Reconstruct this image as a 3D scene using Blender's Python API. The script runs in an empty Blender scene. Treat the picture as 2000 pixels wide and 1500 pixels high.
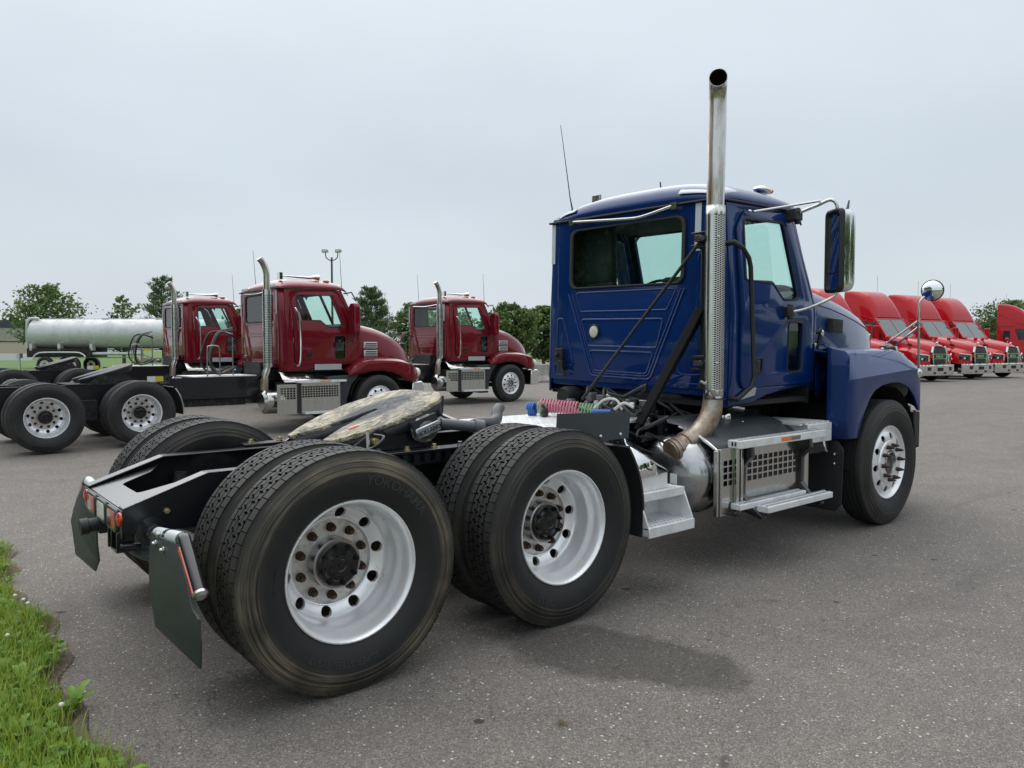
import bpy, bmesh, math, random
import numpy as np
from mathutils import Vector, Matrix, Euler
from math import pi, sin, cos, radians as R, sqrt, atan2
random.seed(7); RNG = np.random.default_rng(7)
S = bpy.context.scene
COL = S.collection
# ------------------------------------------------------------ camera
cd = bpy.data.cameras.new('camera'); cam = bpy.data.objects.new('camera', cd); COL.objects.link(cam)
CAMP = Vector((-1.590, -4.247, 1.560)); YAW = R(50.408); PITCH = R(-2.622); ROLL = R(-0.075)
f_ = Vector((cos(YAW)*cos(PITCH), sin(YAW)*cos(PITCH), sin(PITCH)))
r_ = Vector((sin(YAW), -cos(YAW), 0)); u_ = r_.cross(f_)
r2, u2 = r_*cos(ROLL)+u_*sin(ROLL), u_*cos(ROLL)-r_*sin(ROLL)
mw = Matrix((( r2.x, u2.x, -f_.x, CAMP.x), (r2.y, u2.y, -f_.y, CAMP.y), (r2.z, u2.z, -f_.z, CAMP.z), (0, 0, 0, 1)))
cam.matrix_world = mw
cd.sensor_width = 36; cd.lens = 36*1466.8/2000; cd.clip_start = .05; cd.clip_end = 3000
S.camera = cam
S.render.resolution_x = 1024; S.render.resolution_y = 768
# ------------------------------------------------------------ world, sun, exposure
SUN_EL, SUN_AZ = R(58), R(75)          # azimuth measured from +X towards +Y: beyond the truck, a little ahead
w = bpy.data.worlds.new('World'); S.world = w; w.use_nodes = True
nt = w.node_tree; nt.nodes.clear()
def nn(t, **k):
    n = nt.nodes.new(t)
    for a, b in k.items(): setattr(n, a, b)
    return n
sky = nn('ShaderNodeTexSky', sky_type='NISHITA', sun_disc=False, sun_elevation=SUN_EL, sun_rotation=pi/2-SUN_AZ, dust_density=3.0)
tc = nn('ShaderNodeTexCoord'); sep = nn('ShaderNodeSeparateXYZ'); nt.links.new(tc.outputs['Generated'], sep.inputs[0])
ramp = nn('ShaderNodeValToRGB'); nt.links.new(sep.outputs['Z'], ramp.inputs[0])
cr = ramp.color_ramp; cr.elements[0].position = 0.0; cr.elements[0].color = (.54, .602, .640, 1)
cr.elements[1].position = 1.0; cr.elements[1].color = (.93, 1.0, 1.05, 1)
for p_, c_ in ((.10, (.53, .590, .640, 1)), (.22, (.518, .582, .642, 1)), (.42, (.635, .698, .755, 1)), (.6, (.74, .80, .86, 1))):
    e = cr.elements.new(p_); e.color = c_
ns = nn('ShaderNodeTexNoise'); ns.inputs['Scale'].default_value = 1.6; ns.inputs['Detail'].default_value = 6
mp = nn('ShaderNodeMapping'); mp.inputs['Scale'].default_value = (1, 1, 2.6); mp.inputs['Location'].default_value = (.3, .7, 0)
nt.links.new(tc.outputs['Generated'], mp.inputs[0]); nt.links.new(mp.outputs[0], ns.inputs[0])
mr = nn('ShaderNodeMapRange'); mr.inputs[1].default_value = .3; mr.inputs[2].default_value = .7; mr.inputs[3].default_value = .925; mr.inputs[4].default_value = 1.06
nt.links.new(ns.outputs[0], mr.inputs[0])
mul = nn('ShaderNodeVectorMath', operation='SCALE'); nt.links.new(ramp.outputs[0], mul.inputs[0]); nt.links.new(mr.outputs[0], mul.inputs['Scale'])
mul2 = nn('ShaderNodeVectorMath', operation='SCALE'); nt.links.new(mul.outputs[0], mul2.inputs[0]); mul2.inputs['Scale'].default_value = 10.0
mix = nn('ShaderNodeMix', data_type='RGBA'); mix.inputs[0].default_value = .93
nt.links.new(sky.outputs[0], mix.inputs[6]); nt.links.new(mul2.outputs[0], mix.inputs[7])
bg = nn('ShaderNodeBackground'); bg.inputs[1].default_value = .1; nt.links.new(mix.outputs[2], bg.inputs[0])
wo = nn('ShaderNodeOutputWorld'); nt.links.new(bg.outputs[0], wo.inputs[0])
sl = bpy.data.lights.new('sun', 'SUN'); sl.energy = 1.5; sl.angle = R(90); sl.color = (1, .97, .92)
so = bpy.data.objects.new('sun', sl); COL.objects.link(so)
sd = Vector((cos(SUN_EL)*cos(SUN_AZ), cos(SUN_EL)*sin(SUN_AZ), sin(SUN_EL)))
so.rotation_euler = sd.to_track_quat('Z', 'Y').to_euler(); so.location = (0, 0, 30)
vs = S.view_settings; vs.view_transform = 'Standard'; vs.look = 'None'; vs.gamma = 1; vs.exposure = 0.33; vs.use_curve_mapping = False
S.cycles.max_bounces = 8; S.cycles.transparent_max_bounces = 12; S.cycles.use_denoising = True
try: S.cycles.sample_clamp_indirect = 4
except Exception: pass

# ------------------------------------------------------------ materials
MATS = {}
class N:
    def __init__(s, name, **b):
        m = bpy.data.materials.new(name); m.use_nodes = True; s.m = m; s.t = m.node_tree
        s.b = s.t.nodes['Principled BSDF']; MATS[name] = m
        s.set(**b); s.co = None
    def set(s, **b):
        for k, v in b.items():
            k = {'col': 'Base Color', 'rough': 'Roughness', 'metal': 'Metallic', 'coat': 'Coat Weight', 'coatr': 'Coat Roughness', 'spec': 'Specular IOR Level',
                 'sss': 'Subsurface Weight', 'trans': 'Transmission Weight', 'em': 'Emission Color', 'ems': 'Emission Strength', 'alpha': 'Alpha', 'aniso': 'Anisotropic'}[k]
            if isinstance(v, tuple) and len(v) == 3: v = v+(1,)
            s.b.inputs[k].default_value = v
    def n(s, t, ins={}, **k):
        x = s.t.nodes.new(t)
        for a, v in k.items(): setattr(x, a, v)
        for a, v in ins.items():
            if isinstance(v, bpy.types.NodeSocket): s.t.links.new(v, x.inputs[a])
            else:
                if isinstance(v, tuple) and len(v) == 3 and x.inputs[a].type == 'RGBA': v = v+(1,)
                x.inputs[a].default_value = v
        return x
    def obj(s):
        if not s.co: s.co = s.n('ShaderNodeTexCoord').outputs['Object']
        return s.co
    def noise(s, scale, det=4, rough=.55, vec=None, stretch=None, dist=0):
        v = vec or s.obj()
        if stretch: v = s.n('ShaderNodeMapping', {0: v, 'Scale': stretch}).outputs[0]
        return s.n('ShaderNodeTexNoise', {'Vector': v, 'Scale': scale, 'Detail': det, 'Roughness': rough, 'Distortion': dist}).outputs[0]
    def rng(s, v, a, b, c=0., d=1.): return s.n('ShaderNodeMapRange', {0: v, 1: a, 2: b, 3: c, 4: d}).outputs[0]
    def mixc(s, f, a, b):
        return s.n('ShaderNodeMix', {0: f, 6: a, 7: b}, data_type='RGBA').outputs[2]
    def math(s, op, a, b=0.): return s.n('ShaderNodeMath', {0: a, 1: b}, operation=op).outputs[0]
    def L(s, a, key): s.t.links.new(a, s.b.inputs[key]); return s
    def bump(s, h, st=.2, d=.01):
        x = s.n('ShaderNodeBump', {'Height': h, 'Strength': st, 'Distance': d}); s.t.links.new(x.outputs[0], s.b.inputs['Normal']); return s

def paint(name, col, dust=.05, mt=0.):
    m = N(name, col=col, rough=.30, coat=.85, coatr=.02, metal=mt, spec=.1); m.b.inputs['Coat IOR'].default_value = 1.42
    d = m.noise(3.5, 5); d2 = m.noise(60, 2)
    f = m.math('MULTIPLY', m.rng(d, .42, .75), dust)
    m.L(m.mixc(f, col, (.32, .32, .31)), 'Base Color')
    m.L(m.rng(d, .4, .85, .015, .09), 'Coat Roughness')
    x = m.noise(1.6, 2)
    m.bump(x, .05, .02); return m.m
paint('blue_paint', (.0016, .025, .135), .010, .12); paint('maroon_paint', (.165, .004, .012), .012, .15); paint('red_paint', (.47, .006, .012), .015)
def metal(name, col, rough, dirt=(.18, .16, .14), amt=.3, sc=8, stretch=None, bump=.0):
    m = N(name, col=col, rough=rough, metal=1.0)
    d = m.noise(sc, 6, .65, stretch=stretch); f = m.math('MULTIPLY', m.rng(d, .48, .72), amt)
    m.L(m.mixc(f, col, dirt), 'Base Color'); m.L(m.rng(d, .3, .75, max(.03, rough*.7), rough*1.5+.05), 'Roughness')
    if bump: m.bump(m.noise(sc*3, 3), bump, .01)
    return m.m
metal('polished_aluminium', (.93, .93, .94), .30, (.60, .60, .60), amt=.2, sc=4, bump=.01); MATS['polished_aluminium'].node_tree.nodes['Principled BSDF'].inputs['Metallic'].default_value = .55
metal('chrome', (.80, .81, .82), .05, amt=.06); metal('drum_steel', (.52, .52, .53), .20, amt=.3)
metal('stainless', (.60, .60, .58), .16, (.30, .27, .22), .25, 14, (1, 1, .3))
metal('brushed_aluminium', (.62, .63, .65), .38, (.40, .39, .38), .3, 20)
metal('old_tank_metal', (.62, .62, .63), .45, (.36, .36, .36), .4, 1.6, (1, 1, 1)); MATS['old_tank_metal'].node_tree.nodes['Principled BSDF'].inputs['Metallic'].default_value = .35
metal('hub_steel', (.36, .35, .34), .28, (.14, .12, .10), .5, 18)
metal('rusty_steel', (.14, .09, .065), .7, (.05, .035, .03), .8, 60, bump=.2)
metal('stud_face', (.72, .71, .69), .40, (.26, .22, .18), .55, 26)
m = N('white_tread_metal', col=(.70, .71, .72), rough=.42, metal=.3); m.L(m.mixc(m.rng(m.noise(9, 5), .45, .85), (.84, .85, .86), (.55, .55, .54)), 'Base Color')
# exhaust pipe: straw and brown heat tint in long streaks
m = N('exhaust_steel', metal=1.0, rough=.22)
a = m.noise(7, 5, .6, stretch=(1.4, 1.4, .22)); b = m.noise(30, 4, .6, stretch=(1, 1, .3))
c1 = m.mixc(m.rng(a, .47, .66), (.66, .64, .60), (.24, .17, .12)); c1 = m.mixc(m.math('MULTIPLY', m.rng(b, .5, .8), .5), c1, (.45, .33, .22))
m.L(c1, 'Base Color').L(m.rng(a, .35, .7, .14, .42), 'Roughness')
m = N('tarnished_elbow', metal=.85, rough=.4)
a = m.noise(9, 6, .65); c1 = m.mixc(m.rng(a, .38, .66), (.42, .38, .33), (.23, .13, .075)); m.L(c1, 'Base Color').L(m.rng(a, .3, .7, .3, .55), 'Roughness').bump(m.noise(60, 3), .15, .01)
N('black_frame_paint', col=(.008, .009, .012), rough=.28, coat=.5, coatr=.15)
m = N('black_plastic', col=(.016, .017, .018), rough=.5); m.bump(m.noise(240, 2), .1, .003)
N('black_gloss', col=(.003, .003, .0035), rough=.22, coat=.25)
N('nut_dark', col=(.07, .05, .042), rough=.6, metal=.5); N('soot_shade_black', col=(.006, .006, .006), rough=.9); m = N('under_dark', col=(.010, .010, .011), rough=.75); m.L(m.mixc(m.rng(m.noise(14, 5), .45, .75), (.008, .008, .009), (.05, .045, .04)), 'Base Color')  # the near black serves stack soot and painted shade behind openings
m = N('grey_fender_poly', col=(.045, .052, .060), rough=.42)
N('charcoal_poly', col=(.028, .031, .036), rough=.5)
m = N('flap_rubber', col=(.026, .034, .036), rough=.55); m.L(m.mixc(m.noise(3, 4, stretch=(1, 14, 1)), (.020, .028, .031), (.036, .044, .046)), 'Base Color')
m = N('seal_rubber', col=(.02, .021, .019), rough=.6)
N('tape_silver', col=(.60, .65, .68), rough=.45, metal=.2)
N('lens_red', col=(.50, .018, .012), rough=.12, coat=1); N('lens_orange_red', col=(.50, .07, .03), rough=.15, coat=1)
N('bright_silver', col=(.8, .8, .8), rough=.3, metal=.3); N('lens_clear', col=(.72, .74, .66), rough=.1, coat=1); N('lens_amber', col=(.75, .22, .02), rough=.15, coat=1); N('lens_cream', col=(.62, .62, .50), rough=.2, coat=.8)
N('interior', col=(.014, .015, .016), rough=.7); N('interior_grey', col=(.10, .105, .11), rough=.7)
N('hose_pink', col=(.62, .20, .27), rough=.35); N('hose_blue', col=(.02, .12, .42), rough=.35); N('hose_green', col=(.20, .38, .20), rough=.35); N('hose_white', col=(.6, .6, .55), rough=.5)
N('hose_orange', col=(.55, .14, .04), rough=.5); N('sticker_orange', col=(.75, .22, .03), rough=.4); N('sticker_grey', col=(.18, .16, .15), rough=.4); N('sticker_white', col=(.7, .72, .7), rough=.4); N('sticker_yellow', col=(.55, .5, .05), rough=.4)
N('yellow_zinc', col=(.55, .45, .24), rough=.35, metal=.8); N('zinc', col=(.6, .6, .58), rough=.3, metal=1)
N('mirror_glass', col=(.9, .92, .92), rough=.015, metal=1)
m = N('grill_mesh', col=(.012, .012, .014), rough=.5)
m = N('cyl_grey', col=(.12, .125, .13), rough=.4)
# tinted glass: tinted see-through and a fresnel reflection
def glass(name, tint):
    m = N(name); t = m.t; t.nodes.remove(m.b)
    tr = m.n('ShaderNodeBsdfTransparent', {0: tint}); gl = m.n('ShaderNodeBsdfGlossy', {'Color': (1, 1, 1), 'Roughness': .015})
    bf = m.n('ShaderNodeNewGeometry').outputs['Backfacing']; lw = m.n('ShaderNodeFresnel', {'IOR': 1.50}); fc = m.math('MULTIPLY', lw.outputs[0], m.math('SUBTRACT', 1., bf)); mx = m.n('ShaderNodeMixShader', {0: fc, 1: tr.outputs[0], 2: gl.outputs[0]})
    t.links.new(mx.outputs[0], t.nodes['Material Output'].inputs[0])
N('screen_glass', col=(.035, .06, .06), rough=.05, coat=1., spec=1.)
glass('cab_glass', (.885, .985, .955)); glass('dark_glass', (.83, .94, .91))
# tyres: rubber with tan mud streaks drawn round the shoulder (wear that belongs to the tyre)
def tyre(name, mud, base=.011):
    m = N(name, rough=.62)
    sp = m.n('ShaderNodeSeparateXYZ', {0: m.obj()}); x, y, z = sp.outputs
    r = m.math('SQRT', m.math('ADD', m.math('MULTIPLY', x, x), m.math('MULTIPLY', z, z)))
    ang = m.math('ARCTAN2', z, x)
    v = m.n('ShaderNodeCombineXYZ', {0: m.math('MULTIPLY', r, 95.), 1: m.math('MULTIPLY', m.math('SINE', ang), 1.6), 2: m.math('MULTIPLY', m.math('COSINE', ang), 1.6)}).outputs[0]
    n1 = m.noise(1.0, 5, .65, vec=v); n2 = m.noise(5, 5); n3 = m.noise(90, 3)
    band = m.n('ShaderNodeValToRGB', {0: m.rng(r, .40, .56)}); e = band.color_ramp
    e.elements[0].position = .12; e.elements[0].color = (0, 0, 0, 1); e.elements[1].position = .98; e.elements[1].color = (.12, .12, .12, 1)
    for p_, c_ in ((.30, .15), (.42, .95), (.52, .45), (.62, .9), (.8, .65), (.90, .15)):
        q = e.elements.new(p_); q.color = (c_, c_, c_, 1)
    k = m.math('MULTIPLY', m.math('MULTIPLY', band.outputs[0], m.rng(n1, .34, .58)), m.rng(n2, .30, .58, .35, 1.))
    k = m.math('MULTIPLY', m.math('MULTIPLY', k, m.rng(m.noise(2.2, 3), .38, .62, .25, 1.)), mud)
    base_c = m.mixc(m.rng(n2, .35, .75), (base*.75, base*.78, base*.82), (base*1.35, base*1.38, base*1.42))
    m.L(m.mixc(k, base_c, (.33, .27, .18)), 'Base Color'); m.L(m.rng(n2, .3, .7, .5, .72), 'Roughness'); m.bump(n3, .12, .004)
tyre('tyre_muddy', .72); tyre('tyre_dusty', .26); tyre('tyre_clean', .16, .015); tyre('tyre_far', .10, .014)
m = N('letter_rubber', col=(.034, .034, .034), rough=.5)
# greasy fifth wheel top
m = N('greasy_plate', rough=.42, metal=.3)
a = m.noise(4.2, 6, .6, stretch=(.85, 1.15, 1), dist=2.6); b = m.noise(8, 5, .6, stretch=(.8, 1.2, 1), dist=3.0)
sp = m.n('ShaderNodeSeparateXYZ', {0: m.obj()}); xx, yy, zz = sp.outputs
rad = m.math('SQRT', m.math('ADD', m.math('MULTIPLY', m.math('SUBTRACT', xx, .06), m.math('SUBTRACT', xx, .06)), m.math('MULTIPLY', m.math('MULTIPLY', yy, yy), 2.6)))
edge = m.rng(m.math('ADD', rad, m.math('MULTIPLY', a, .12)), .30, .40)
g = m.mixc(m.rng(a, .44, .54), (.60, .52, .36), (.27, .245, .20)); g = m.mixc(m.math('MULTIPLY', m.rng(b, .47, .60), .85), g, (.13, .125, .115)); g = m.mixc(m.math('MULTIPLY', m.rng(m.noise(30, 4, stretch=(.5, 1.6, 1), dist=3.), .55, .7), .7), g, (.70, .63, .48))
m.L(m.mixc(edge, (.055, .058, .062), g), 'Base Color'); m.L(m.rng(b, .3, .7, .28, .6), 'Roughness')
m.bump(m.math('ADD', a, b), 1., .05)
N('rust_spot', col=(.38, .08, .02), rough=.7)
# ground
m = N('asphalt', rough=.85)
p1 = m.noise(.55, 4); p2 = m.noise(2.6, 5, .6)
v1 = m.n('ShaderNodeTexVoronoi', {'Vector': m.obj(), 'Scale': 165.}); v2 = m.n('ShaderNodeTexVoronoi', {'Vector': m.obj(), 'Scale': 62.}); v3 = m.n('ShaderNodeTexVoronoi', {'Vector': m.obj(), 'Scale': 9.})
rc = m.n('ShaderNodeSeparateColor', {0: v1.outputs['Color']}).outputs[0]; rc2 = m.n('ShaderNodeSeparateColor', {0: v2.outputs['Color']}); rc3 = m.n('ShaderNodeSeparateColor', {0: v3.outputs['Color']})
grain = m.n('ShaderNodeValToRGB', {0: rc}); e = grain.color_ramp; e.elements[0].color = (.098, .087, .079, 1); e.elements[1].color = (.34, .32, .30, 1)
for p_, c_ in ((.35, (.143, .129, .118, 1)), (.75, (.190, .172, .158, 1)), (.92, (.225, .212, .201, 1))): q = e.elements.new(p_); q.color = c_
c = m.mixc(m.rng(p1, .3, .7), (1.06, 1.04, 1.02), (.93, .92, .91)); mm = m.n('ShaderNodeMix', {0: 1., 6: grain.outputs[0], 7: c}, data_type='RGBA', blend_type='MULTIPLY').outputs[2]
c = m.mixc(m.rng(p2, .35, .7), (1.08, 1.07, 1.06), (.90, .90, .905)); mm = m.n('ShaderNodeMix', {0: 1., 6: mm, 7: c}, data_type='RGBA', blend_type='MULTIPLY').outputs[2]
pale = m.math('MULTIPLY', m.math('GREATER_THAN', rc2.outputs[0], .965), m.math('LESS_THAN', v2.outputs['Distance'], .36))
mm = m.mixc(m.math('MULTIPLY', pale, .85), mm, (.60, .57, .50))
dark = m.math('MULTIPLY', m.math('GREATER_THAN', rc3.outputs[1], .985), m.math('LESS_THAN', v3.outputs['Distance'], .22)); mm = m.mixc(m.math('MULTIPLY', dark, .8), mm, (.02, .018, .017))
# damp stain beside the rear wheels, a shape of its own
def blob(cx, cy, ang_, la, lb, soft, wob):
    o = m.n('ShaderNodeMapping', {0: m.obj(), 'Location': (-cx, -cy, 0)}, vector_type='POINT').outputs[0]
    o = m.n('ShaderNodeMapping', {0: o, 'Rotation': (0, 0, -ang_)}).outputs[0]; o = m.n('ShaderNodeMapping', {0: o, 'Scale': (1/la, 1/lb, 0)}).outputs[0]
    l = m.n('ShaderNodeVectorMath', {0: o}, operation='LENGTH').outputs['Value']
    l = m.math('ADD', l, m.math('MULTIPLY', m.math('SUBTRACT', m.noise(3.2, 5), .5), wob))
    return m.rng(l, 1.0-soft, 1.0, 1., 0.)
s1 = blob(1.22, -1.68, R(-66), .72, .34, .22, 1.0); s2 = blob(1.45, -2.28, 0, .06, .035, .4, .4); s3 = blob(.80, -2.62, .5, .07, .025, .4, .5); s4 = blob(.3, 1.4, 0, 1.6, 1.2, .9, .8)  # the last is a broad faint dark patch around the far rear wheels
st = m.math('MAXIMUM', m.math('MULTIPLY', s1, .54), m.math('MULTIPLY', m.math('MAXIMUM', s2, s3), .5)); st = m.math('MAXIMUM', st, m.math('MULTIPLY', s4, .30))
mm = m.mixc(st, mm, (.022, .018, .014))
ck = m.math('ABSOLUTE', m.math('SUBTRACT', m.noise(.9, 6, .6, dist=.4), .5)); ckm = m.math('MULTIPLY', m.rng(ck, .0, .0035, 1., 0.), m.rng(m.noise(.31, 2), .50, .56))
mm = m.mixc(m.math('MULTIPLY', ckm, .55), mm, (.03, .027, .025))
sc_ = m.noise(.8, 3, .5, stretch=(.25, 2.2, 1), dist=.8); mm = m.mixc(m.math('MULTIPLY', m.rng(sc_, .60, .72), .28), mm, (.06, .055, .052))
m.L(mm, 'Base Color'); m.bump(m.math('ADD', rc, m.math('MULTIPLY', v1.outputs['Distance'], -.6)), .40, .006)
m = N('lawn', rough=.9); a = m.noise(.35, 5); b = m.noise(9, 5, .7)
c = m.mixc(m.rng(a, .35, .65), (.085, .17, .025), (.14, .22, .045)); m.L(m.mixc(m.rng(b, .3, .7), c, (.06, .13, .02)), 'Base Color'); m.bump(b, 1., .06)
m = N('soil', rough=.95); m.L(m.mixc(m.noise(30, 5), (.10, .08, .06), (.20, .17, .13)), 'Base Color'); m.bump(m.noise(80, 4), .8, .02)
def leafm(name, c1, c2):
    m = N(name, rough=.5); oi = m.n('ShaderNodeNewGeometry').outputs['Random Per Island']
    m.L(m.mixc(oi, c1, c2), 'Base Color'); t = m.t
    tl = m.n('ShaderNodeBsdfTranslucent'); t.links.new(m.mixc(oi, c1, c2), tl.inputs[0]); mx = m.n('ShaderNodeMixShader', {0: .3, 1: m.b.outputs[0], 2: tl.outputs[0]})
    t.links.new(mx.outputs[0], t.nodes['Material Output'].inputs[0])
leafm('grass_blade', (.17, .29, .025), (.38, .46, .07)); leafm('clover_leaf', (.085, .21, .02), (.17, .32, .04)); leafm('weed_leaf', (.14, .28, .025), (.22, .37, .045)); leafm('dry_blade', (.25, .20, .09), (.36, .30, .16))
leafm('tree_leaf', (.075, .14, .036), (.17, .25, .075)); leafm('tree_leaf_pale', (.10, .17, .05), (.20, .28, .10)); leafm('needle', (.075, .13, .055), (.16, .22, .10))
N('clover_white', col=(.75, .72, .66), rough=.7)
m = N('bark', rough=.9); m.L(m.mixc(m.noise(8, 5, stretch=(1, 1, .3)), (.05, .042, .035), (.13, .11, .09)), 'Base Color')
m = N('concrete', rough=.85); m.L(m.mixc(m.rng(m.noise(3, 6, .65), .35, .7), (.42, .41, .38), (.24, .23, .21)), 'Base Color'); m.bump(m.noise(20, 4), .3, .01)
m = N('beige_wall', col=(.40, .37, .31), rough=.85); m = N('tan_wall', col=(.50, .42, .34), rough=.85); N('roof_dark', col=(.06, .065, .075), rough=.7); N('pale_siding', col=(.60, .58, .50), rough=.7)
N('window_dark', col=(.03, .035, .04), rough=.1); N('white_paint', col=(.72, .72, .70), rough=.5); N('off_white_rim', col=(.62, .59, .52), rough=.5)
N('lamp_glass', col=(.6, .62, .62), rough=.2); N('brown_pole', col=(.05, .045, .045), rough=.5)
# ------------------------------------------------------------ helpers
def finish(me, mat, ang=38):
    if isinstance(mat, (list, tuple)):
        for a in mat: me.materials.append(MATS[a])
    elif mat: me.materials.append(MATS[mat])
    if ang is not None and len(me.polygons):
        me.polygons.foreach_set('use_smooth', [True]*len(me.polygons)); me.set_sharp_from_angle(angle=R(ang))
    me.update(); return me
def link(name, me, parent=None, M=None):
    o = bpy.data.objects.new(name, me); COL.objects.link(o)
    if parent: o.parent = parent
    if M is not None: o.matrix_local = M
    return o
def tag(o, label=None, cat=None, group=None, kind=None):
    for k, v in (('label', label), ('category', cat), ('group', group), ('kind', kind)):
        if v: o[k] = v
    return o
def empty(name, loc, rz=0, **k):
    o = bpy.data.objects.new(name, None); COL.objects.link(o); o.location = loc; o.rotation_euler = (0, 0, rz); o.empty_display_size = .3
    return tag(o, **k)
def part(name, mb, mat, parent, M=None, bev=0, ang=38, label=None, solid=0, seg=2):
    me = mb if isinstance(mb, bpy.types.Mesh) else mb.mesh(name, mat, ang)
    o = link(name, me, parent, M)
    if solid: md = o.modifiers.new('s', 'SOLIDIFY'); md.thickness = solid; md.offset = 0
    if bev: md = o.modifiers.new('b', 'BEVEL'); md.width = bev; md.segments = seg; md.limit_method = 'ANGLE'; md.angle_limit = R(30)
    if label: o['label'] = label
    return o
class MB:
    def __init__(s): s.v = []; s.f = []; s.mi = []
    def add(s, v, f, mi=0):
        n = len(s.v); s.v += [tuple(a) for a in v]; s.f += [tuple(i+n for i in q) for q in f]; s.mi += [mi]*len(f); return s
    def mesh(s, name, mat, ang=38):
        me = bpy.data.meshes.new(name); me.from_pydata(s.v, [], s.f)
        bm = bmesh.new(); bm.from_mesh(me); bmesh.ops.recalc_face_normals(bm, faces=bm.faces); 
        bm.to_mesh(me); bm.free()
        finish(me, mat, ang)
        if any(s.mi): me.polygons.foreach_set('material_index', s.mi)
        return me
    def box(s, x0, x1, y0, y1, z0, z1, M=None, mi=0):
        v = [(x, y, z) for x in (x0, x1) for y in (y0, y1) for z in (z0, z1)]
        if M is not None: v = [tuple(M @ Vector(a)) for a in v]
        return s.add(v, [(0, 1, 3, 2), (4, 6, 7, 5), (0, 4, 5, 1), (2, 3, 7, 6), (0, 2, 6, 4), (1, 5, 7, 3)], mi)
    def bar(s, a, b, w, h=None, up=(0, 0, 1), mi=0):
        a, b = Vector(a), Vector(b); h = h or w; d = (b-a); L = d.length; d.normalize(); upv = Vector(up)
        if abs(d.dot(upv)) > .95: upv = Vector((1, 0, 0))
        x = d.cross(upv).normalized(); y = x.cross(d)
        M = Matrix(((x.x, y.x, d.x, a.x), (x.y, y.y, d.y, a.y), (x.z, y.z, d.z, a.z), (0, 0, 0, 1)))
        return s.box(-w/2, w/2, -h/2, h/2, 0, L, M, mi)
    def tube(s, pts, r, seg=12, cap=True, closed=False, mi=0):
        pts = [Vector(p) for p in pts]; n = len(pts); rs = r if isinstance(r, (list, tuple)) else [r]*n
        rings = []; t0 = None
        for i, p in enumerate(pts):
            if closed: t = (pts[(i+1) % n]-pts[i-1])
            else: t = (pts[min(i+1, n-1)]-pts[max(i-1, 0)])
            t.normalize()
            if t0 is None:
                a = Vector((0, 0, 1)) if abs(t.z) < .9 else Vector((1, 0, 0)); x = t.cross(a).normalized()
            else:
                x = (x - t*x.dot(t)).normalized()
            t0 = t; y = t.cross(x)
            rings.append([p+(x*cos(2*pi*k/seg)+y*sin(2*pi*k/seg))*rs[i] for k in range(seg)])
        return s.loft(rings, cap, closed, mi)
    def loft(s, rings, cap=True, closed=False, mi=0, ringclosed=True):
        n = len(rings[0]); v = [p for r in rings for p in r]; f = []
        m = len(rings) if closed else len(rings)-1
        for i in range(m):
            j = (i+1) % len(rings)
            for k in range(n if ringclosed else n-1):
                k2 = (k+1) % n; f.append((i*n+k, i*n+k2, j*n+k2, j*n+k))
        if cap and not closed: f += [tuple(range(n))[::-1], tuple(range((len(rings)-1)*n, len(rings)*n))]
        return s.add(v, f, mi)
    def lathe(s, prof, seg=64, M=None, mi=0, a0=0, a1=2*pi):
        """prof: (r, y) pairs; axis along Y"""
        full = abs(a1-a0-2*pi) < 1e-6; ns = seg if full else seg+1
        v = []; f = []
        for r, y in prof:
            for k in range(ns):
                a = a0+(a1-a0)*k/seg; v.append((r*cos(a), y, r*sin(a)))
        if M is not None: v = [tuple(M @ Vector(a)) for a in v]
        for i in range(len(prof)-1):
            for k in range(seg):
                k2 = (k+1) % ns; f.append((i*ns+k, i*ns+k2, (i+1)*ns+k2, (i+1)*ns+k))
        return s.add(v, f, mi)
    def cyl(s, a, b, r, seg=16, r2=None, mi=0): return s.tube([a, b], [r, r2 if r2 is not None else r], seg, mi=mi)
    def ball(s, c, rx, ry=None, rz=None, nu=16, nv=10, mi=0):
        ry = ry or rx; rz = rz or rx; rings = []
        for i in range(1, nv):
            th = pi*i/nv; rings.append([(c[0]+rx*sin(th)*cos(2*pi*k/nu), c[1]+ry*sin(th)*sin(2*pi*k/nu), c[2]+rz*cos(th)) for k in range(nu)])
        n = len(s.v); s.loft(rings, True, mi=mi); return s
    def prism(s, poly, a0, a1, axis='y', mi=0):
        """poly in the other two axes (x,z for y; y,z for x; x,y for z)"""
        def P(p, a): return {'y': (p[0], a, p[1]), 'x': (a, p[0], p[1]), 'z': (p[0], p[1], a)}[axis]
        n = len(poly); v = [P(p, a0) for p in poly]+[P(p, a1) for p in poly]
        f = [tuple(range(n)), tuple(range(n, 2*n))[::-1]]+[(i, (i+1) % n, n+(i+1) % n, n+i) for i in range(n)]
        return s.add(v, f, mi)
def circ2(cx, cy, r, n=24, r2=None): return [(cx+r*cos(2*pi*k/n), cy+(r2 or r)*sin(2*pi*k/n)) for k in range(n)]
def rpoly(pts, rad, seg=5):
    """round the corners of a polygon"""
    out = []; n = len(pts)
    for i in range(n):
        p = Vector(pts[i]); a = Vector(pts[i-1])-p; b = Vector(pts[(i+1) % n])-p
        r = rad[i] if isinstance(rad, (list, tuple)) else rad
        if r <= 0: out.append(tuple(p)); continue
        la, lb = a.length, b.length; a.normalize(); b.normalize(); an = a.angle(b)
        d = min(r/math.tan(an/2), la*.48, lb*.48)
        p0, p1 = p+a*d, p+b*d
        for k in range(seg+1):
            t = k/seg; out.append(tuple(p0*(1-t)**2+p*2*t*(1-t)+p1*t*t))
    return out
def frameM(o, X, Y):
    X = Vector(X).normalized(); Y = Vector(Y).normalized(); Z = X.cross(Y)
    return Matrix(((X.x, Y.x, Z.x, o[0]), (X.y, Y.y, Z.y, o[1]), (X.z, Y.z, Z.z, o[2]), (0, 0, 0, 1)))
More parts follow.
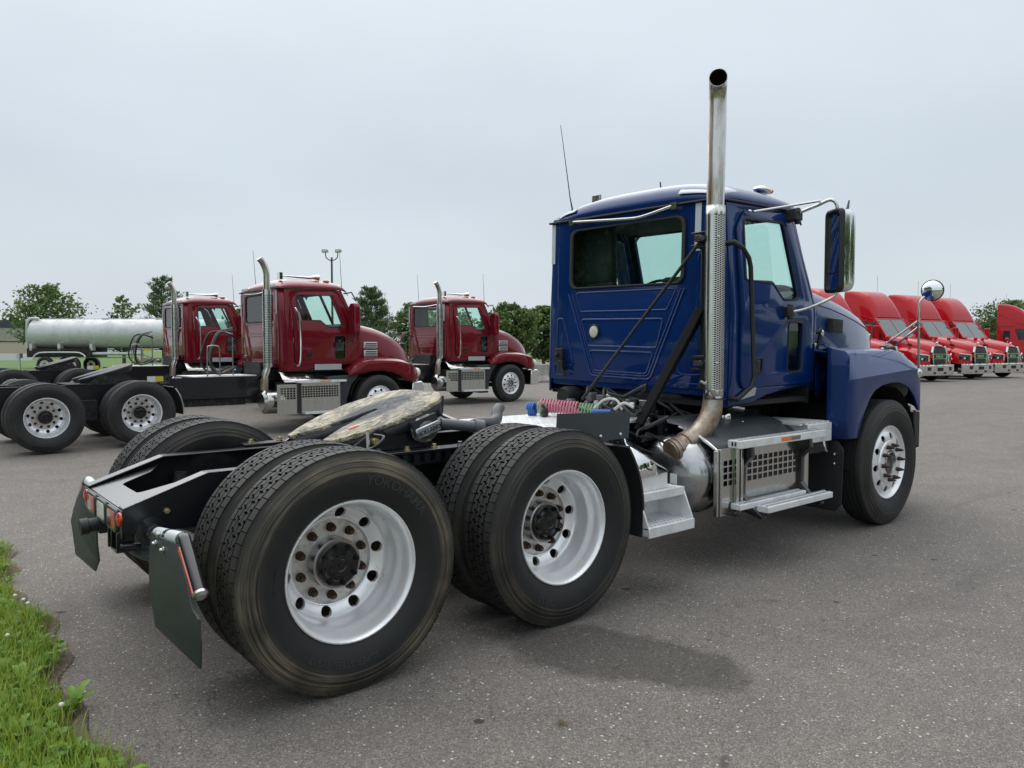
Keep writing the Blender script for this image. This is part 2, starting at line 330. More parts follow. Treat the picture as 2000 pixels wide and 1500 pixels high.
SIDE = lambda y: frameM((0, y, 0), (1, 0, 0), (0, 0, 1))       # (u,v) -> (x,z), outward -y
REAR = lambda x: frameM((x, 0, 0), (0, -1, 0), (0, 0, 1))      # (u,v) -> (-y,z), outward -x
def plate_mesh(name, outer, holes, th, M, mat, bev=0., ang=38, cuts=()):
    cu = bpy.data.curves.new('c', 'CURVE'); cu.dimensions = '2D'; cu.fill_mode = 'BOTH'; cu.extrude = max(th/2-bev, .0002); cu.bevel_depth = bev; cu.bevel_resolution = 1; cu.offset = -bev
    for loop in [outer]+list(holes):
        sp = cu.splines.new('POLY'); sp.points.add(len(loop)-1); sp.use_cyclic_u = True
        for i, p in enumerate(loop): sp.points[i].co = (p[0], p[1], 0, 1)
    o = bpy.data.objects.new('c', cu); COL.objects.link(o)
    dg = bpy.context.evaluated_depsgraph_get(); me = bpy.data.meshes.new_from_object(o.evaluated_get(dg)); me.name = name
    bpy.data.objects.remove(o); bpy.data.curves.remove(cu)
    bm = bmesh.new(); bm.from_mesh(me); bmesh.ops.remove_doubles(bm, verts=bm.verts, dist=1e-5)
    bmesh.ops.transform(bm, matrix=M, verts=bm.verts)
    for co, no in cuts: bmesh.ops.bisect_plane(bm, geom=bm.verts[:]+bm.edges[:]+bm.faces[:], plane_co=co, plane_no=no)
    bmesh.ops.recalc_face_normals(bm, faces=bm.faces)
    bm.to_mesh(me); bm.free(); me.materials.clear(); return finish(me, mat, ang)
def warp(me, fn):
    n = len(me.vertices); co = np.empty(n*3); me.vertices.foreach_get('co', co); co = co.reshape(-1, 3); co = fn(co); me.vertices.foreach_set('co', co.ravel()); me.update(); return me
def mirror_y(me, name=None):
    m2 = me.copy()
    if name: m2.name = name
    warp(m2, lambda c: c*np.array([1, -1, 1])); m2.flip_normals(); return m2
def arc(c, r, a0, a1, n, fn): return [fn(c[0]+r*cos(a0+(a1-a0)*k/n), c[1]+r*sin(a0+(a1-a0)*k/n)) for k in range(n+1)]
def smooth_path(pts, n=8):
    """Catmull-Rom through the points"""
    P = [Vector(p) for p in pts]; P = [P[0]*2-P[1]]+P+[P[-1]*2-P[-2]]; out = []
    for i in range(1, len(P)-2):
        for k in range(n):
            t = k/n; a, b, c, d = P[i-1:i+3]
            out.append(.5*((2*b)+(c-a)*t+(2*a-5*b+4*c-d)*t*t+(3*b-a-3*c+d)*t**3))
    out.append(P[-2]); return out
def text_mesh(name, s, size, th, mat, M=None, bend=None, align='CENTER', bold=0):
    cu = bpy.data.curves.new('t', 'FONT'); cu.body = s; cu.size = size; cu.extrude = th; cu.align_x = align; cu.offset = bold; cu.resolution_u = 3
    o = bpy.data.objects.new('t', cu); COL.objects.link(o); dg = bpy.context.evaluated_depsgraph_get(); me = bpy.data.meshes.new_from_object(o.evaluated_get(dg)); me.name = name
    bpy.data.objects.remove(o); bpy.data.curves.remove(cu); me.materials.clear()
    if bend: warp(me, bend)
    if M is not None: me.transform(M)
    return finish(me, mat, 30)

# ------------------------------------------------------------ wheels (axis Y, outward -Y, origin at hub centre in the lip plane)
LIP = .323
SW = [(.318, .006), (.330, .000), (.345, -.008), (.370, -.021), (.400, -.031), (.430, -.036), (.452, -.0365), (.454, -.0385), (.460, -.0385), (.462, -.035), (.478, -.031),
      (.480, -.033), (.485, -.032), (.487, -.028), (.500, -.0225), (.502, -.0245), (.506, -.0235), (.508, -.019), (.522, -.012), (.534, -.007), (.543, -.004)]
def side_y(r): return float(np.interp(r, [a for a, b in SW], [b for a, b in SW]))
CY = .105
def tyre_mesh(name, mat, tread='drive', RT=.5555, seg=96):
    mb = MB(); base = RT-.018
    if tread == 'drive':
        prof = SW+[(base, .002), (base, CY*2-.002)]+[(r, 2*CY-y) for r, y in SW[::-1]]
        mb.lathe(prof, seg)
        edges = [(-.004, .038), (.049, .083), (.090, .120), (.127, .161), (.172, .214)]; NB = 66; P = 2*pi/NB
        for ri, (y0, y1) in enumerate(edges):
            sh = ri in (0, 4); gap = .0045 if sh else .0115; g = gap/RT; L = P-g; ph = (0, .37, .7, .2, .55)[ri]*P; st = (0, .34, -.34, .34, 0)[ri]*P; ym = (y0+y1)/2
            for k in range(NB):
                a = k*P+ph
                if st: top = [(y0, a), (ym, a), (ym, a+st), (y1, a+st), (y1, a+st+L), (ym, a+st+L), (ym, a+L), (y0, a+L)]
                else: top = [(y0, a), (y1, a), (y1, a+L/2), (y1, a+L), (y0, a+L), (y0, a+L/2)]
                n = len(top); rt = RT-(.004 if sh else 0)*0
                def cvt(p, r): return (r*cos(p[1]), p[0], r*sin(p[1]))
                v = [cvt(p, RT-(.005 if (sh and ((ri == 0 and p[0] < .02) or (ri == 4 and p[0] > .19))) else 0)) for p in top]+[cvt(p, base-.002) for p in top]
                mb.add(v, [tuple(range(n))]+[(i, n+i, n+(i+1) % n, (i+1) % n) for i in range(n)])
    else:
        gr = []
        for yc in (.045, .085, .125, .165): gr += [(RT, yc-.006), (RT-.010, yc-.0035), (RT-.010, yc+.0035), (RT, yc+.006)]
        prof = SW+[(RT-.004, .000), (RT-.001, .006)]+gr+[(RT-.001, CY*2-.006), (RT-.004, CY*2)]+[(r, 2*CY-y) for r, y in SW[::-1]]
        mb.lathe(prof, seg)
    return mb.mesh(name, mat, 32)
def ring_cells(mb, r0, y0, r1, y1, rh, hr, n=10, bulge=0., depth=.016, sub=4):
    """ring from r0 to r1 with n round holes of radius hr at radius rh"""
    def Y(r): t = (r-r1)/(r0-r1); return y1+(y0-y1)*t+bulge*4*t*(1-t)
    for c in range(n):
        ac = 2*pi*c/n+.15; h = pi/n; bd = []; m = 6
        for k in range(m): bd.append((r0, ac-h+2*h*k/m))
        for k in range(m): bd.append((r0+(r1-r0)*k/m, ac+h))
        for k in range(m): bd.append((r1, ac+h-2*h*k/m))
        for k in range(m): bd.append((r1+(r0-r1)*k/m, ac-h))
        bp_ = [(r*cos(a), r*sin(a)) for r, a in bd]; cx, cz = rh*cos(ac), rh*sin(ac); rings = []
        hp = []
        for x, z in bp_:
            d = Vector((x-cx, z-cz)).normalized(); hp.append((cx+d.x*hr, cz+d.y*hr))
        for t in [q/sub for q in range(sub+1)]:
            rg = []
            for (x, z), (hx, hz) in zip(bp_, hp):
                px, pz = x+(hx-x)*t, z+(hz-z)*t; rg.append((px, Y(sqrt(px*px+pz*pz)), pz))
            rings.append(rg)
        rings.append([(x, y+.003, z) for x, y, z in rings[-1]]); rings.append([(cx+(x-cx)*1.0, y+depth, cz+(z-cz)*1.0) for x, y, z in rings[-1]])
        mb.loft(rings, cap=False)
def weld(me, d=1e-5):
    bm = bmesh.new(); bm.from_mesh(me); bmesh.ops.remove_doubles(bm, verts=bm.verts, dist=d); bmesh.ops.recalc_face_normals(bm, faces=bm.faces); bm.to_mesh(me); bm.free()
    me.set_sharp_from_angle(angle=R(40)); return me
mb = MB(); mb.lathe([(.300, .2), (.312, .02), (.322, .010), (.327, .003), (.325, -.004), (.319, -.005), (.315, .000), (.308, .010), (.303, .022), (.300, .050), (.294, .075), (.284, .092), (.279, .110), (.277, .150), (.274, .175), (.268, .190), (.262, .197)], 60)
ring_cells(mb, .262, .197, .211, .220, .236, .0275, bulge=-.004)
mb.lathe([(.211, .220), (.209, .216), (.206, .214), (.202, .216), (.199, .226), (.196, .234)], 60)
ME_RIM_DUAL = weld(mb.mesh('rim_dual', 'polished_aluminium', 40))
mb = MB(); mb.lathe([(.1965, .2339), (.12, .2339), (.11, .2339)], 60); ME_STUDFACE = mb.mesh('stud_face', 'stud_face')
mb = MB(); mb.lathe([(.121, .234), (.120, .165), (.114, .160), (.09, .160)], 48); ME_HUB = mb.mesh('hub', 'hub_steel', 30)
mb = MB(); mb.lathe([(.096, .170), (.103, .158), (.103, .147), (.099, .144), (.080, .144), (.072, .136), (.050, .131), (.047, .126), (.030, .125), (.026, .128), (.012, .128), (.010, .124), (.001, .123)], 40)
for k in range(8):
    a = 2*pi*k/8+.2; x, z = .089*cos(a), .089*sin(a); mb.cyl((x, .146, z), (x, .138, z), .015, 10); mb.cyl((x, .138, z), (x, .125, z), .0095, 6); mb.cyl((x, .125, z), (x, .118, z), .005, 6)
    mb.cyl((x*.86, .15, z*.86), (x*.86, .140, z*.86), .017, 8)
ME_HUBCAP = mb.mesh('hub_cap', 'black_gloss', 30)
mb = MB(); mb.cyl((0, .234, 0), (0, .231, 0), .022, 14); mb.cyl((0, .231, 0), (0, .205, 0), .0195, 6); mb.cyl((0, .205, 0), (0, .192, 0), .012, 10)
ME_NUT = mb.mesh('lug_nut', 'rusty_steel', 30)
mb = MB(); mb.cyl((0, .224, 0), (0, .203, 0), .0165, 6); mb.cyl((0, .203, 0), (0, .196, 0), .010, 8); ME_NUT_DARK = mb.mesh('lug_nut', 'black_plastic', 30)
# steer wheel
mb = MB(); mb.lathe([(.300, .2), (.312, .02), (.322, .010), (.327, .003), (.325, -.004), (.319, -.005), (.315, .000), (.306, .014), (.300, .026), (.290, .030), (.280, .026)], 60)
ring_cells(mb, .280, .026, .195, -.002, .236, .030, bulge=-.010, depth=.010)
mb.lathe([(.195, -.002), (.190, -.010), (.180, -.013), (.125, -.013), (.112, -.013), (.108, -.004), (.108, .06)], 60)
ME_RIM_STEER = weld(mb.mesh('rim_steer', 'polished_aluminium', 40))
mb = MB(); mb.lathe([(.106, .06), (.100, -.012), (.094, -.022), (.088, -.024), (.084, -.018), (.080, .02), (.03, .03), (.001, .03)], 40); ME_HUB_STEER = mb.mesh('hub', 'hub_steel', 30)
mb = MB(); mb.cyl((0, -.013, 0), (0, -.030, 0), .0185, 12); mb.tube([(0, -.030, 0), (0, -.046, 0), (0, -.068, 0), (0, -.078, 0)], [.0165, .0155, .009, .004], 12); ME_NUT_STEER = mb.mesh('lug_nut_cover', 'nut_dark', 30)
mb = MB(); mb.lathe([(.001, .052), (.262, .052), (.262, .20)], 32); ME_HOLE_SHADE = mb.mesh('hole_shade_disc', 'soot_shade_black')  # black disc added in the drum's place so the hand holes look shaded
# inner rim
mb = MB(); mb.lathe([(.322, .010), (.325, -.003), (.315, .000), (.300, .05), (.285, .10), (.275, .15), (.27, .16), (.16, .16), (.10, .16)], 40); ME_RIM_INNER = mb.mesh('rim_inner', 'hub_steel', 40)
ME_T = {k: tyre_mesh('tyre_'+k, m_, t_) for k, m_, t_ in (('muddy', 'tyre_muddy', 'drive'), ('dusty', 'tyre_dusty', 'drive'), ('steer', 'tyre_clean', 'rib'))}
me = tyre_mesh('tyre_far', 'tyre_far', 'rib', seg=64); ME_T['far'] = me
_txt = {}
def tyre_text(s, size, ac, r0, direction=1, bold=0):
    """lettering on the sidewall centred on angle ac; direction 1 = letters stand with their heads outward"""
    def bend(c):
        u, v, wv = c[:, 0].copy(), c[:, 1].copy(), c[:, 2].copy(); c = c.copy()
        if direction > 0: r = r0+v; a = ac-u/r0
        else: r = r0+size*.7-v; a = ac+u/r0
        y = np.interp(r, [q[0] for q in SW], [q[1] for q in SW])-.0002-(wv > 0)*.0022
        return np.stack([r*np.cos(a), y, r*np.sin(a)], 1)
    key = (s, ac, r0)
    if key not in _txt: _txt[key] = text_mesh('tyre_lettering', s, size, .001, 'letter_rubber', bend=bend, bold=bold)
    return _txt[key]
def wheel(parent, kind, loc, flip=False, sc=1.0, tyre_kind='muddy', rot=0., texts=(), nuts=True, rimname='wheel'):
    """kind: dual (outer), inner, steer. One part with its tyre, hub and nuts below it."""
    M = Matrix.Translation(loc) @ Matrix.Rotation(pi if flip else 0, 4, 'Z') @ Matrix.Rotation(rot, 4, 'Y') @ Matrix.Scale(sc, 4)
    me = {'dual': ME_RIM_DUAL, 'inner': ME_RIM_INNER, 'steer': ME_RIM_STEER}[kind]
    o = link(rimname, me, parent, M)
    link('tyre', ME_T[tyre_kind], o)
    if kind == 'dual':
        link('stud_face', ME_STUDFACE, o); link('hub', ME_HUB, o); link('hub_cap', ME_HUBCAP, o)
        if nuts:
            for k in range(10):
                a = 2*pi*(k+.5)/10; link('lug_nut', ME_NUT, o, Matrix.Translation((.163*cos(a), 0, .163*sin(a))))
    if kind == 'steer':
        link('hub', ME_HUB_STEER, o); link('hole_shade_disc', ME_HOLE_SHADE, o)
        if nuts:
            for k in range(10):
                a = 2*pi*(k+.2)/10; link('lug_nut_cover', ME_NUT_STEER, o, Matrix.Translation((.153*cos(a), 0, .153*sin(a))))
    for t in texts: link('tyre_lettering', tyre_text(*t), o)
    return o
# ------------------------------------------------------------ ground
def gh(x, y):
    """the lot rises about 12 cm beyond the near truck"""
    d = (x-CAMP.x)*f_.x+(y-CAMP.y)*f_.y; t = np.clip((d-10.5)/9.5, 0, 1); return .12*t*t*(3-2*t)
def sheet(name, xs, ys, zf, mat, kind='structure', mask=None, **k):
    X, Y = np.meshgrid(xs, ys, indexing='ij'); Z = zf(X, Y); V = np.stack([X, Y, Z], -1).reshape(-1, 3); n = len(ys)
    F = [(i*n+j, (i+1)*n+j, (i+1)*n+j+1, i*n+j+1) for i in range(len(xs)-1) for j in range(n-1) if mask is None or mask((xs[i]+xs[i+1])/2, (ys[j]+ys[j+1])/2)]
    me = bpy.data.meshes.new(name); me.from_pydata(V.tolist(), [], F); finish(me, mat); o = link(name, me); tag(o, kind=kind, **k); return o
far = [-1500, -500, -200, -100, -60]
xs = np.array(far+list(np.arange(-40, 90, 1.25))+[100, 200, 500, 1500]); ys = np.array(far+list(np.arange(-40, 90, 1.25))+[100, 200, 500, 1500])
sheet('ground', xs, ys, lambda X, Y: gh(X, Y)-.02, 'lawn', label='wide green lawn ground around the parking lot')
# asphalt lot outline: straight grass verge at x = -0.97 near the camera, far edge at the bank
LOT = [(-.97, -38), (38, -38), (52, -18), (140, -18), (140, 62), (38, 62), (25, 30.5), (-9, 30.5), (-9, 3.6), (-.97, 3.1)]
verge = [(-.97+.05*sin(3.1*y)+.035*sin(9.7*y+1)+.02*random.uniform(-1, 1), y) for y in np.arange(3.0, -3.2, -.07)]
LOT = [(-.97, -38)]+LOT[1:9]+[(-2.2, 3.3), (-1.2, 3.2)]+verge+[(-.97, -3.4)]
me = plate_mesh('asphalt_lot', LOT, [], .001, Matrix.Identity(4), 'asphalt')
bm = bmesh.new(); bm.from_mesh(me)
dn = [f for f in bm.faces if f.normal.z < .5]; bmesh.ops.delete(bm, geom=dn, context='FACES')
for k in range(0, 30):
    d = 10.5+k*.5
    if d < 21: bmesh.ops.bisect_plane(bm, geom=bm.verts[:]+bm.edges[:]+bm.faces[:], plane_co=(CAMP.x+f_.x*d, CAMP.y+f_.y*d, 0), plane_no=(f_.x, f_.y, 0))
bm.to_mesh(me); bm.free()
warp(me, lambda c: np.stack([c[:, 0], c[:, 1], gh(c[:, 0], c[:, 1])], 1))
tag(link('asphalt_lot', me), kind='structure', label='grey speckled asphalt of the parking lot')
# ------------------------------------------------------------ the blue tractor
T = empty('day_cab_tractor', (0, 0, 0), label='dark blue day cab tractor unit with tall exhaust stack, nearest in the photo', cat='truck')
def P(name, mb, mat, parent=None, **k): return part(name, mb, mat, parent or T, **k)
A2 = 1.32; XS = 5.23; RW = .5555; YL = -1.198
for i, (x, tk) in enumerate(((0, 'muddy'), (A2, 'dusty'))):
    tx = [('YOKOHAMA', .062, R(58), .402, 1, .001), ('SUPER STEEL TY517', .040, R(-100), .395, 1), ('LOAD RANGE H', .017, R(175), .375, 1), ('REGROOVABLE', .016, R(-20), .365, 1)] if i == 0 else [('DR50', .055, R(-115), .400, 1), ('RADIAL', .026, R(30), .40, 1)]
    wheel(T, 'dual', (x, YL, RW), tyre_kind=tk, texts=tx)
    wheel(T, 'inner', (x, YL+.335, RW), tyre_kind=tk, rimname='inner_wheel')
    wheel(T, 'dual', (x, -YL, RW), True, tyre_kind=tk, nuts=False)
    wheel(T, 'inner', (x, -YL-.335, RW), True, tyre_kind='dusty', rimname='inner_wheel')
wheel(T, 'steer', (XS, -1.262, RW), tyre_kind='steer', texts=[('CONTINENTAL', .022, R(160), .385, 1), ('HSR', .040, R(-25), .40, 1)])
wheel(T, 'steer', (XS, 1.262, RW), True, tyre_kind='steer', nuts=False)
# valve stems, axles, differentials, suspension
mb = MB()
for x in (0, A2):
    mb.tube([(x, -.95, RW), (x, .95, RW)], .075, 14); mb.ball((x, 0, RW), .24, .26, .23, 20, 12); mb.tube([(x+.1, 0, RW), (x+.42, 0, RW+.05)], [.13, .07], 14)
    for s in (-1, 1):
        mb.box(x-.07, x+.07, s*.44-.05, s*.44+.05, RW-.10, RW+.16); mb.cyl((x-.02, s*.62, RW-.05), (x-.02, s*.62, RW+.22), .09, 14)
mb.tube([(A2+.4, 0, RW+.05), (3.6, 0, .70)], .06, 10); mb.tube([(.35, .05, RW+.05), (1.1, .05, RW)], .05, 10)
P('drive_axles', mb, 'under_dark')
mb = MB()
for s in (-1, 1):
    mb.prism([(-.25, .60), (.2, .52), (.66, .62), (1.1, .52), (1.6, .60), (1.55, .66), (1.1, .60), (.8, .76), (.52, .76), (.2, .60), (-.2, .68)], s*.47-.035, s*.47+.035)
    mb.cyl((-.34, s*.36, .55), (-.30, s*.36, .85), .035, 10); mb.cyl((1.9, s*.36, .55), (1.8, s*.36, .85), .035, 10)
mb.box(-.10, -.02, -.30, .30, .40, .46); mb.bar((-.45, -.35, .38), (.1, -.75, .44), .05, .03); mb.bar((-.5, -.2, .42), (-.45, .3, .42), .04)
P('suspension_beams', mb, 'under_dark')
mb = MB(); mb.tube([(XS, -1.0, RW-.06), (XS, -.8, RW-.09), (XS, .8, RW-.09), (XS, 1.0, RW-.06)], .06, 10); mb.tube([(XS-.7, -.45, .62), (XS, -.45, .52), (XS+.7, -.45, .62)], .04, 8); mb.tube([(XS-.7, .45, .62), (XS, .45, .52), (XS+.7, .45, .62)], .04, 8)
P('steer_axle', mb, 'under_dark')
mb = MB(); mb.box(3.6, 6.0, -.38, .38, .55, 1.25); mb.box(3.3, 3.7, -.25, .25, .55, 1.0); mb.box(4.6, 6.1, -.43, .43, 1.1, 1.5)
P('engine', mb, 'under_dark')
# frame rails
FT = .952
rail = [(-.78, .822), (-.395, FT), (6.15, FT), (6.15, .69), (-.45, .69), (-.78, .70)]
for s in (-1, 1):
    me = plate_mesh('frame_rail', rail, [], .009, SIDE(0), 'black_frame_paint'); warp(me, lambda c: c+np.array([0, s*.4275, 0]))
    o = part('frame_rail', me, None, T)
    mb = MB()
    for (xa, za, xb, zb) in ((-.78, .822, -.395, FT), (-.395, FT, 6.15, FT)):
        y0, y1 = (s*.432, s*.345); a = [(xa, y0, za), (xa, y1, za), (xa, y1, za-.010), (xa, y0, za-.010)]; b = [(xb, y0, zb), (xb, y1, zb), (xb, y1, zb-.010), (xb, y0, zb-.010)]; mb.loft([a, b])
    f = link('rail_flange', mb.mesh('rail_flange', 'black_frame_paint'), o); md = f.modifiers.new('b', 'BEVEL'); md.width = .004; md.segments = 2
    for x, z in ((-.585, .77), (-.62, .66)):
        pass
    for i in range(22):
        for z in (.74, .88):
            if (i*7+int(z*100)) % 5 == 0: continue
            x = 1.75+i*.11; link('frame_bolt', MB().cyl((x, s*.432, z), (x, s*.447, z), .011, 6).mesh('frame_bolt', 'black_frame_paint'), o)
    for j, (x, z, r, mt) in enumerate(((-.59, .790, .0125, 'yellow_zinc'), (-.70, .745, .011, 'black_frame_paint'), (-.16, .86, .01, 'black_frame_paint'), (-.10, .86, .01, 'black_frame_paint'))):
        ln = .03; link('frame_bolt', MB().cyl((x, s*.432, z), (x, s*(.432+ln*.5), z), r*1.15, 6).cyl((x, s*.435, z), (x, s*(.432+ln), z), r*.62, 8).mesh('frame_bolt', mt, 30), o)
        if j > 1: link('frame_bolt', MB().cyl((x, s*.423, z), (x, s*.408, z), r*1.15, 6).mesh('frame_bolt', mt), o)
# rear crossmember with deep notch, light panel
top = rpoly([(.345, -.775), (.345, -.42), (.225, -.50), (.17, -.655), (-.17, -.655), (-.225, -.50), (-.345, -.42), (-.345, -.775)], [0, 0, .02, .05, .05, .02, 0, 0])
kx = (FT-.822)/(.385)
me = plate_mesh('rear_crossmember', [(y, x) for y, x in top], [], .008, frameM((0, 0, 0), (0, 1, 0), (-1, 0, 0)) if False else Matrix(((0, 1, 0, 0), (1, 0, 0, 0), (0, 0, -1, 0), (0, 0, 0, 1))), 'black_frame_paint')
warp(me, lambda c: np.stack([c[:, 0], c[:, 1], c[:, 2]+.806+(c[:, 0]+.78)*kx*.80], 1)); P('rear_crossmember', me, None, bev=.002)
mb = MB(); mb.box(-.775, -.765, -.423, .423, .705, .80); P('crossmember_web', mb, 'black_frame_paint')
pan = rpoly([(-.425, .812), (.425, .812), (.425, .62), (.37, .60), (.30, .70), (-.30, .70), (-.40, .70), (-.425, .72)], .012)
panel = P('light_panel', plate_mesh('light_panel', rpoly([(-.425, .812), (.428, .812), (.428, .685), (.39, .67), (.30, .69), (-.40, .695), (-.425, .71)], .012), [], .006, REAR(-.783), 'black_frame_paint', .001), None)
for u, mt in ((-.195, 'lens_orange_red'), (.04, 'lens_clear'), (.275, 'lens_orange_red')):
    me = plate_mesh('tail_light', rpoly([(u-.078, .712), (u+.078, .712), (u+.078, .799), (u-.078, .799)], .022), [], .016, REAR(-.794), mt, .004)
    hs = P('tail_light', me, None, label='clear reversing light in the middle of the rear panel' if mt == 'lens_clear' else None)
    fr = plate_mesh('light_bezel', rpoly([(u-.100, .699), (u+.100, .699), (u+.100, .811), (u-.100, .811)], .03), [rpoly([(u-.080, .711), (u+.080, .711), (u+.080, .801), (u-.080, .801)], .022)], .016, REAR(-.793), 'grey_fender_poly', .003)
    link('light_bezel', fr, hs)
for u in (-.345, .415):
    P('marker_light', MB().lathe([(.033, 0), (.033, -.010), (.024, -.017), (.012, -.020), (.001, -.021)], 24, Matrix.Translation((-.786, -u, .772)) @ Matrix.Rotation(-pi/2, 4, 'Z')), 'lens_red')
P('trailer_socket', MB().tube([(-.785, .03, .675), (-.84, .03, .67), (-.845, .03, .67), (-.88, .03, .668)], [.035, .035, .042, .040], 14).box(-.80, -.76, -.01, .07, .63, .70), 'black_plastic')
P('tow_bracket', MB().box(-.80, -.72, -.27, -.26, .61, .70).box(-.80, -.72, -.38, -.37, .61, .70).box(-.80, -.72, -.38, -.26, .605, .615).box(-.80, -.72, -.20, -.19, .60, .70).cyl((-.79, -.41, .645), (-.70, -.41, .635), .012, 8), 'black_frame_paint', bev=.003)
P('air_chamber_bracket', MB().ball((-.55, -.25, .58), .17, .30, .06, 20, 10), 'grey_fender_poly')
P('brake_hoses', MB().tube(smooth_path([(-.1, .1, .83), (-.02, .06, .86), (.08, .10, .84), (.16, .05, .80)]), .022, 8).tube(smooth_path([(-.06, .05, .83), (.0, .12, .87), (.1, .04, .85)]), .015, 8), 'cyl_grey')
# mudflap hangers: tube out from the rail, bent down and out, reflective wraps and red strip
for s in (-1, 1):
    g = s; hz = 0 if s < 0 else -.015
    a, b, c = Vector((-.66, g*.45, .702+hz)), Vector((-.67, g*.99, .772+hz)), Vector((-.675, g*1.205, .60+hz))
    hg = P('mudflap_hanger', MB().tube([a, a.lerp(b, .5), b.lerp(a, .03), b, b.lerp(c, .04), c], .027, 16), 'black_frame_paint')
    d = (b-a).normalized(); L = (b-a).length
    for t0, t1 in ((.22, .53), (.62, .95)): link('reflective_wrap', MB().tube([a+d*L*t0, a+d*L*t1], .0285, 16, cap=False).mesh('reflective_wrap', 'tape_silver'), hg)
    e = (c-b).normalized(); L2 = (c-b).length
    link('end_cap', MB().tube([c, c+e*.012, c+e*.022], [.031, .031, .018], 16).mesh('end_cap', 'zinc'), hg)
    q = b+e*.03; q2 = c-e*.008; off = Vector((-.027, 0, -.012*1)); link('red_strip', MB().bar(q+off, q2+off, .030, .008, up=(1, 0, 0)).mesh('red_strip', 'lens_red'), hg)
    link('mount_ring', MB().lathe([(.07, 0), (.07, .014), (.04, .018), (.035, .06), (.028, .07)], 24, Matrix.Translation((-.66, g*.432, .70)) @ (Matrix.Rotation(pi, 4, 'Z') if g < 0 else Matrix.Identity(4))).mesh('mount_ring', 'black_frame_paint', 30), hg)
    if s < 0: pts = [(.60, .735), (.80, .742), (.99, .755), (1.15, .63), (1.225, .55), (1.30, .53), (1.305, .43), (1.255, .318), (.64, .310)]
    else: pts = [(.50, .70), (.80, .71), (.98, .73), (1.14, .62), (1.24, .54), (1.37, .44), (1.36, .215), (.70, .255), (.52, .36)]
    fl = plate_mesh('mudflap', [(-s*p[0], p[1]) if s > 0 else (p[0], p[1]) for p in pts], [], .009, REAR(-.700), 'flap_rubber', .001, cuts=[((0, 0, z), (0, 0, 1)) for z in (.35, .45, .55, .65)])
    warp(fl, lambda c: c+np.stack([.012*np.sin(c[:, 2]*9)+.01*(c[:, 1]*s-1), 0*c[:, 0], 0*c[:, 0]], 1)); fo = P('mudflap', fl, None)
    for y, z in ((.70, .705), (.82, .70)): link('flap_bolt', MB().lathe([(.013, 0), (.013, -.006), (.008, -.009), (.007, -.018), (.001, -.019)], 8, Matrix.Translation((-.706, g*y, z)) @ Matrix.Rotation(-pi/2, 4, 'Z')).mesh('flap_bolt', 'zinc', 30), fo)
    link('flap_bolt', MB().ball((-.70, g*.71, .745), .014, nu=10, nv=6).mesh('flap_bolt', 'zinc'), hg)
# ------------------------------------------------------------ fifth wheel (coupling plate), tilted back
FW = Matrix.Translation((.735, 0, 1.150)) @ Matrix.Rotation(R(-17.5), 4, 'Y')
out = rpoly([(.42, -.22), (.42, .22), (.33, .37), (.08, .452), (-.15, .42), (-.34, .33), (-.445, .255), (-.445, .205), (-.27, .110), (-.05, .036), (.07, .028), (.07, -.028), (-.05, -.036), (-.27, -.110), (-.445, -.205), (-.445, -.255), (-.34, -.33), (-.15, -.42), (.08, -.452), (.33, -.37)],
            [.12, .12, .15, .2, .25, .2, .03, .03, .2, .1, .02, .02, .1, .2, .03, .03, .2, .25, .2, .15], 6)
me = plate_mesh('fifth_wheel', out, [], .028, Matrix.Identity(4), 'greasy_plate', .006)
fw = part('fifth_wheel', me, None, T, M=FW)
mb = MB()
wall = [(p[0]*.985, p[1]*.985) for p in out]; n = len(wall)
mb.loft([[(x, y, -.012) for x, y in wall], [(x*.97, y*.97, -.085) for x, y in wall]], cap=False)
link('plate_skirt', mb.mesh('plate_skirt', 'charcoal_poly'), fw).modifiers.new('s', 'SOLIDIFY').thickness = .012
mb = MB()
for s in (-1, 1):
    mb.box(-.13, .17, s*.30-.035, s*.30+.035, -.10, -.02); mb.box(.02, .20, s*.455-.02, s*.455+.02, -.12, -.03)
mb.tube([(-.1, -.30, -.09), (.3, -.33, -.09)], .02, 8)
link('lock_housing', mb.mesh('lock_housing', 'charcoal_poly'), fw)
link('grease_fitting', MB().cyl((-.22, -.40, -.055), (-.22, -.455, -.055), .022, 12).mesh('grease_fitting', 'yellow_zinc'), fw)
pl = MB().box(.03, .20, -.485, -.47, -.14, -.075).mesh('name_plate', 'brushed_aluminium'); npo = link('name_plate', pl, fw); npo.modifiers.new('b', 'BEVEL').width = .006
link('plate_lettering', text_mesh('plate_lettering', 'HOLLAND', .036, .001, 'charcoal_poly', M=frameM((.115, -.4865, -.122), (1, 0, 0), (0, 0, 1)), bold=.0006), fw)
link('bracket_casting', MB().ball((.11, -.455, -.10), .10, .025, .085, 16, 8).mesh('bracket_casting', 'hub_steel'), fw)
link('rust_patch', MB().ball((-.22, -.22, .0135), .04, .022, .006, 14, 6).mesh('rust_patch', 'rust_spot'), fw)
mb = MB()
for s in (-1, 1):
    mb.prism([(.35, FT+.02), (.98, FT+.02), (.84, 1.10), (.70, 1.14), (.56, 1.10)], s*.40-.012, s*.40+.012); mb.box(.10, 1.25, s*.47-.055, s*.47+.055, FT+.002, FT+.018); mb.box(.10, 1.55, s*.445-.005, s*.445+.005, .80, FT+.014)
mb.box(.35, .95, -.40, .40, FT+.005, FT+.02)
sb = P('slide_base', mb, 'black_frame_paint', bev=.003)
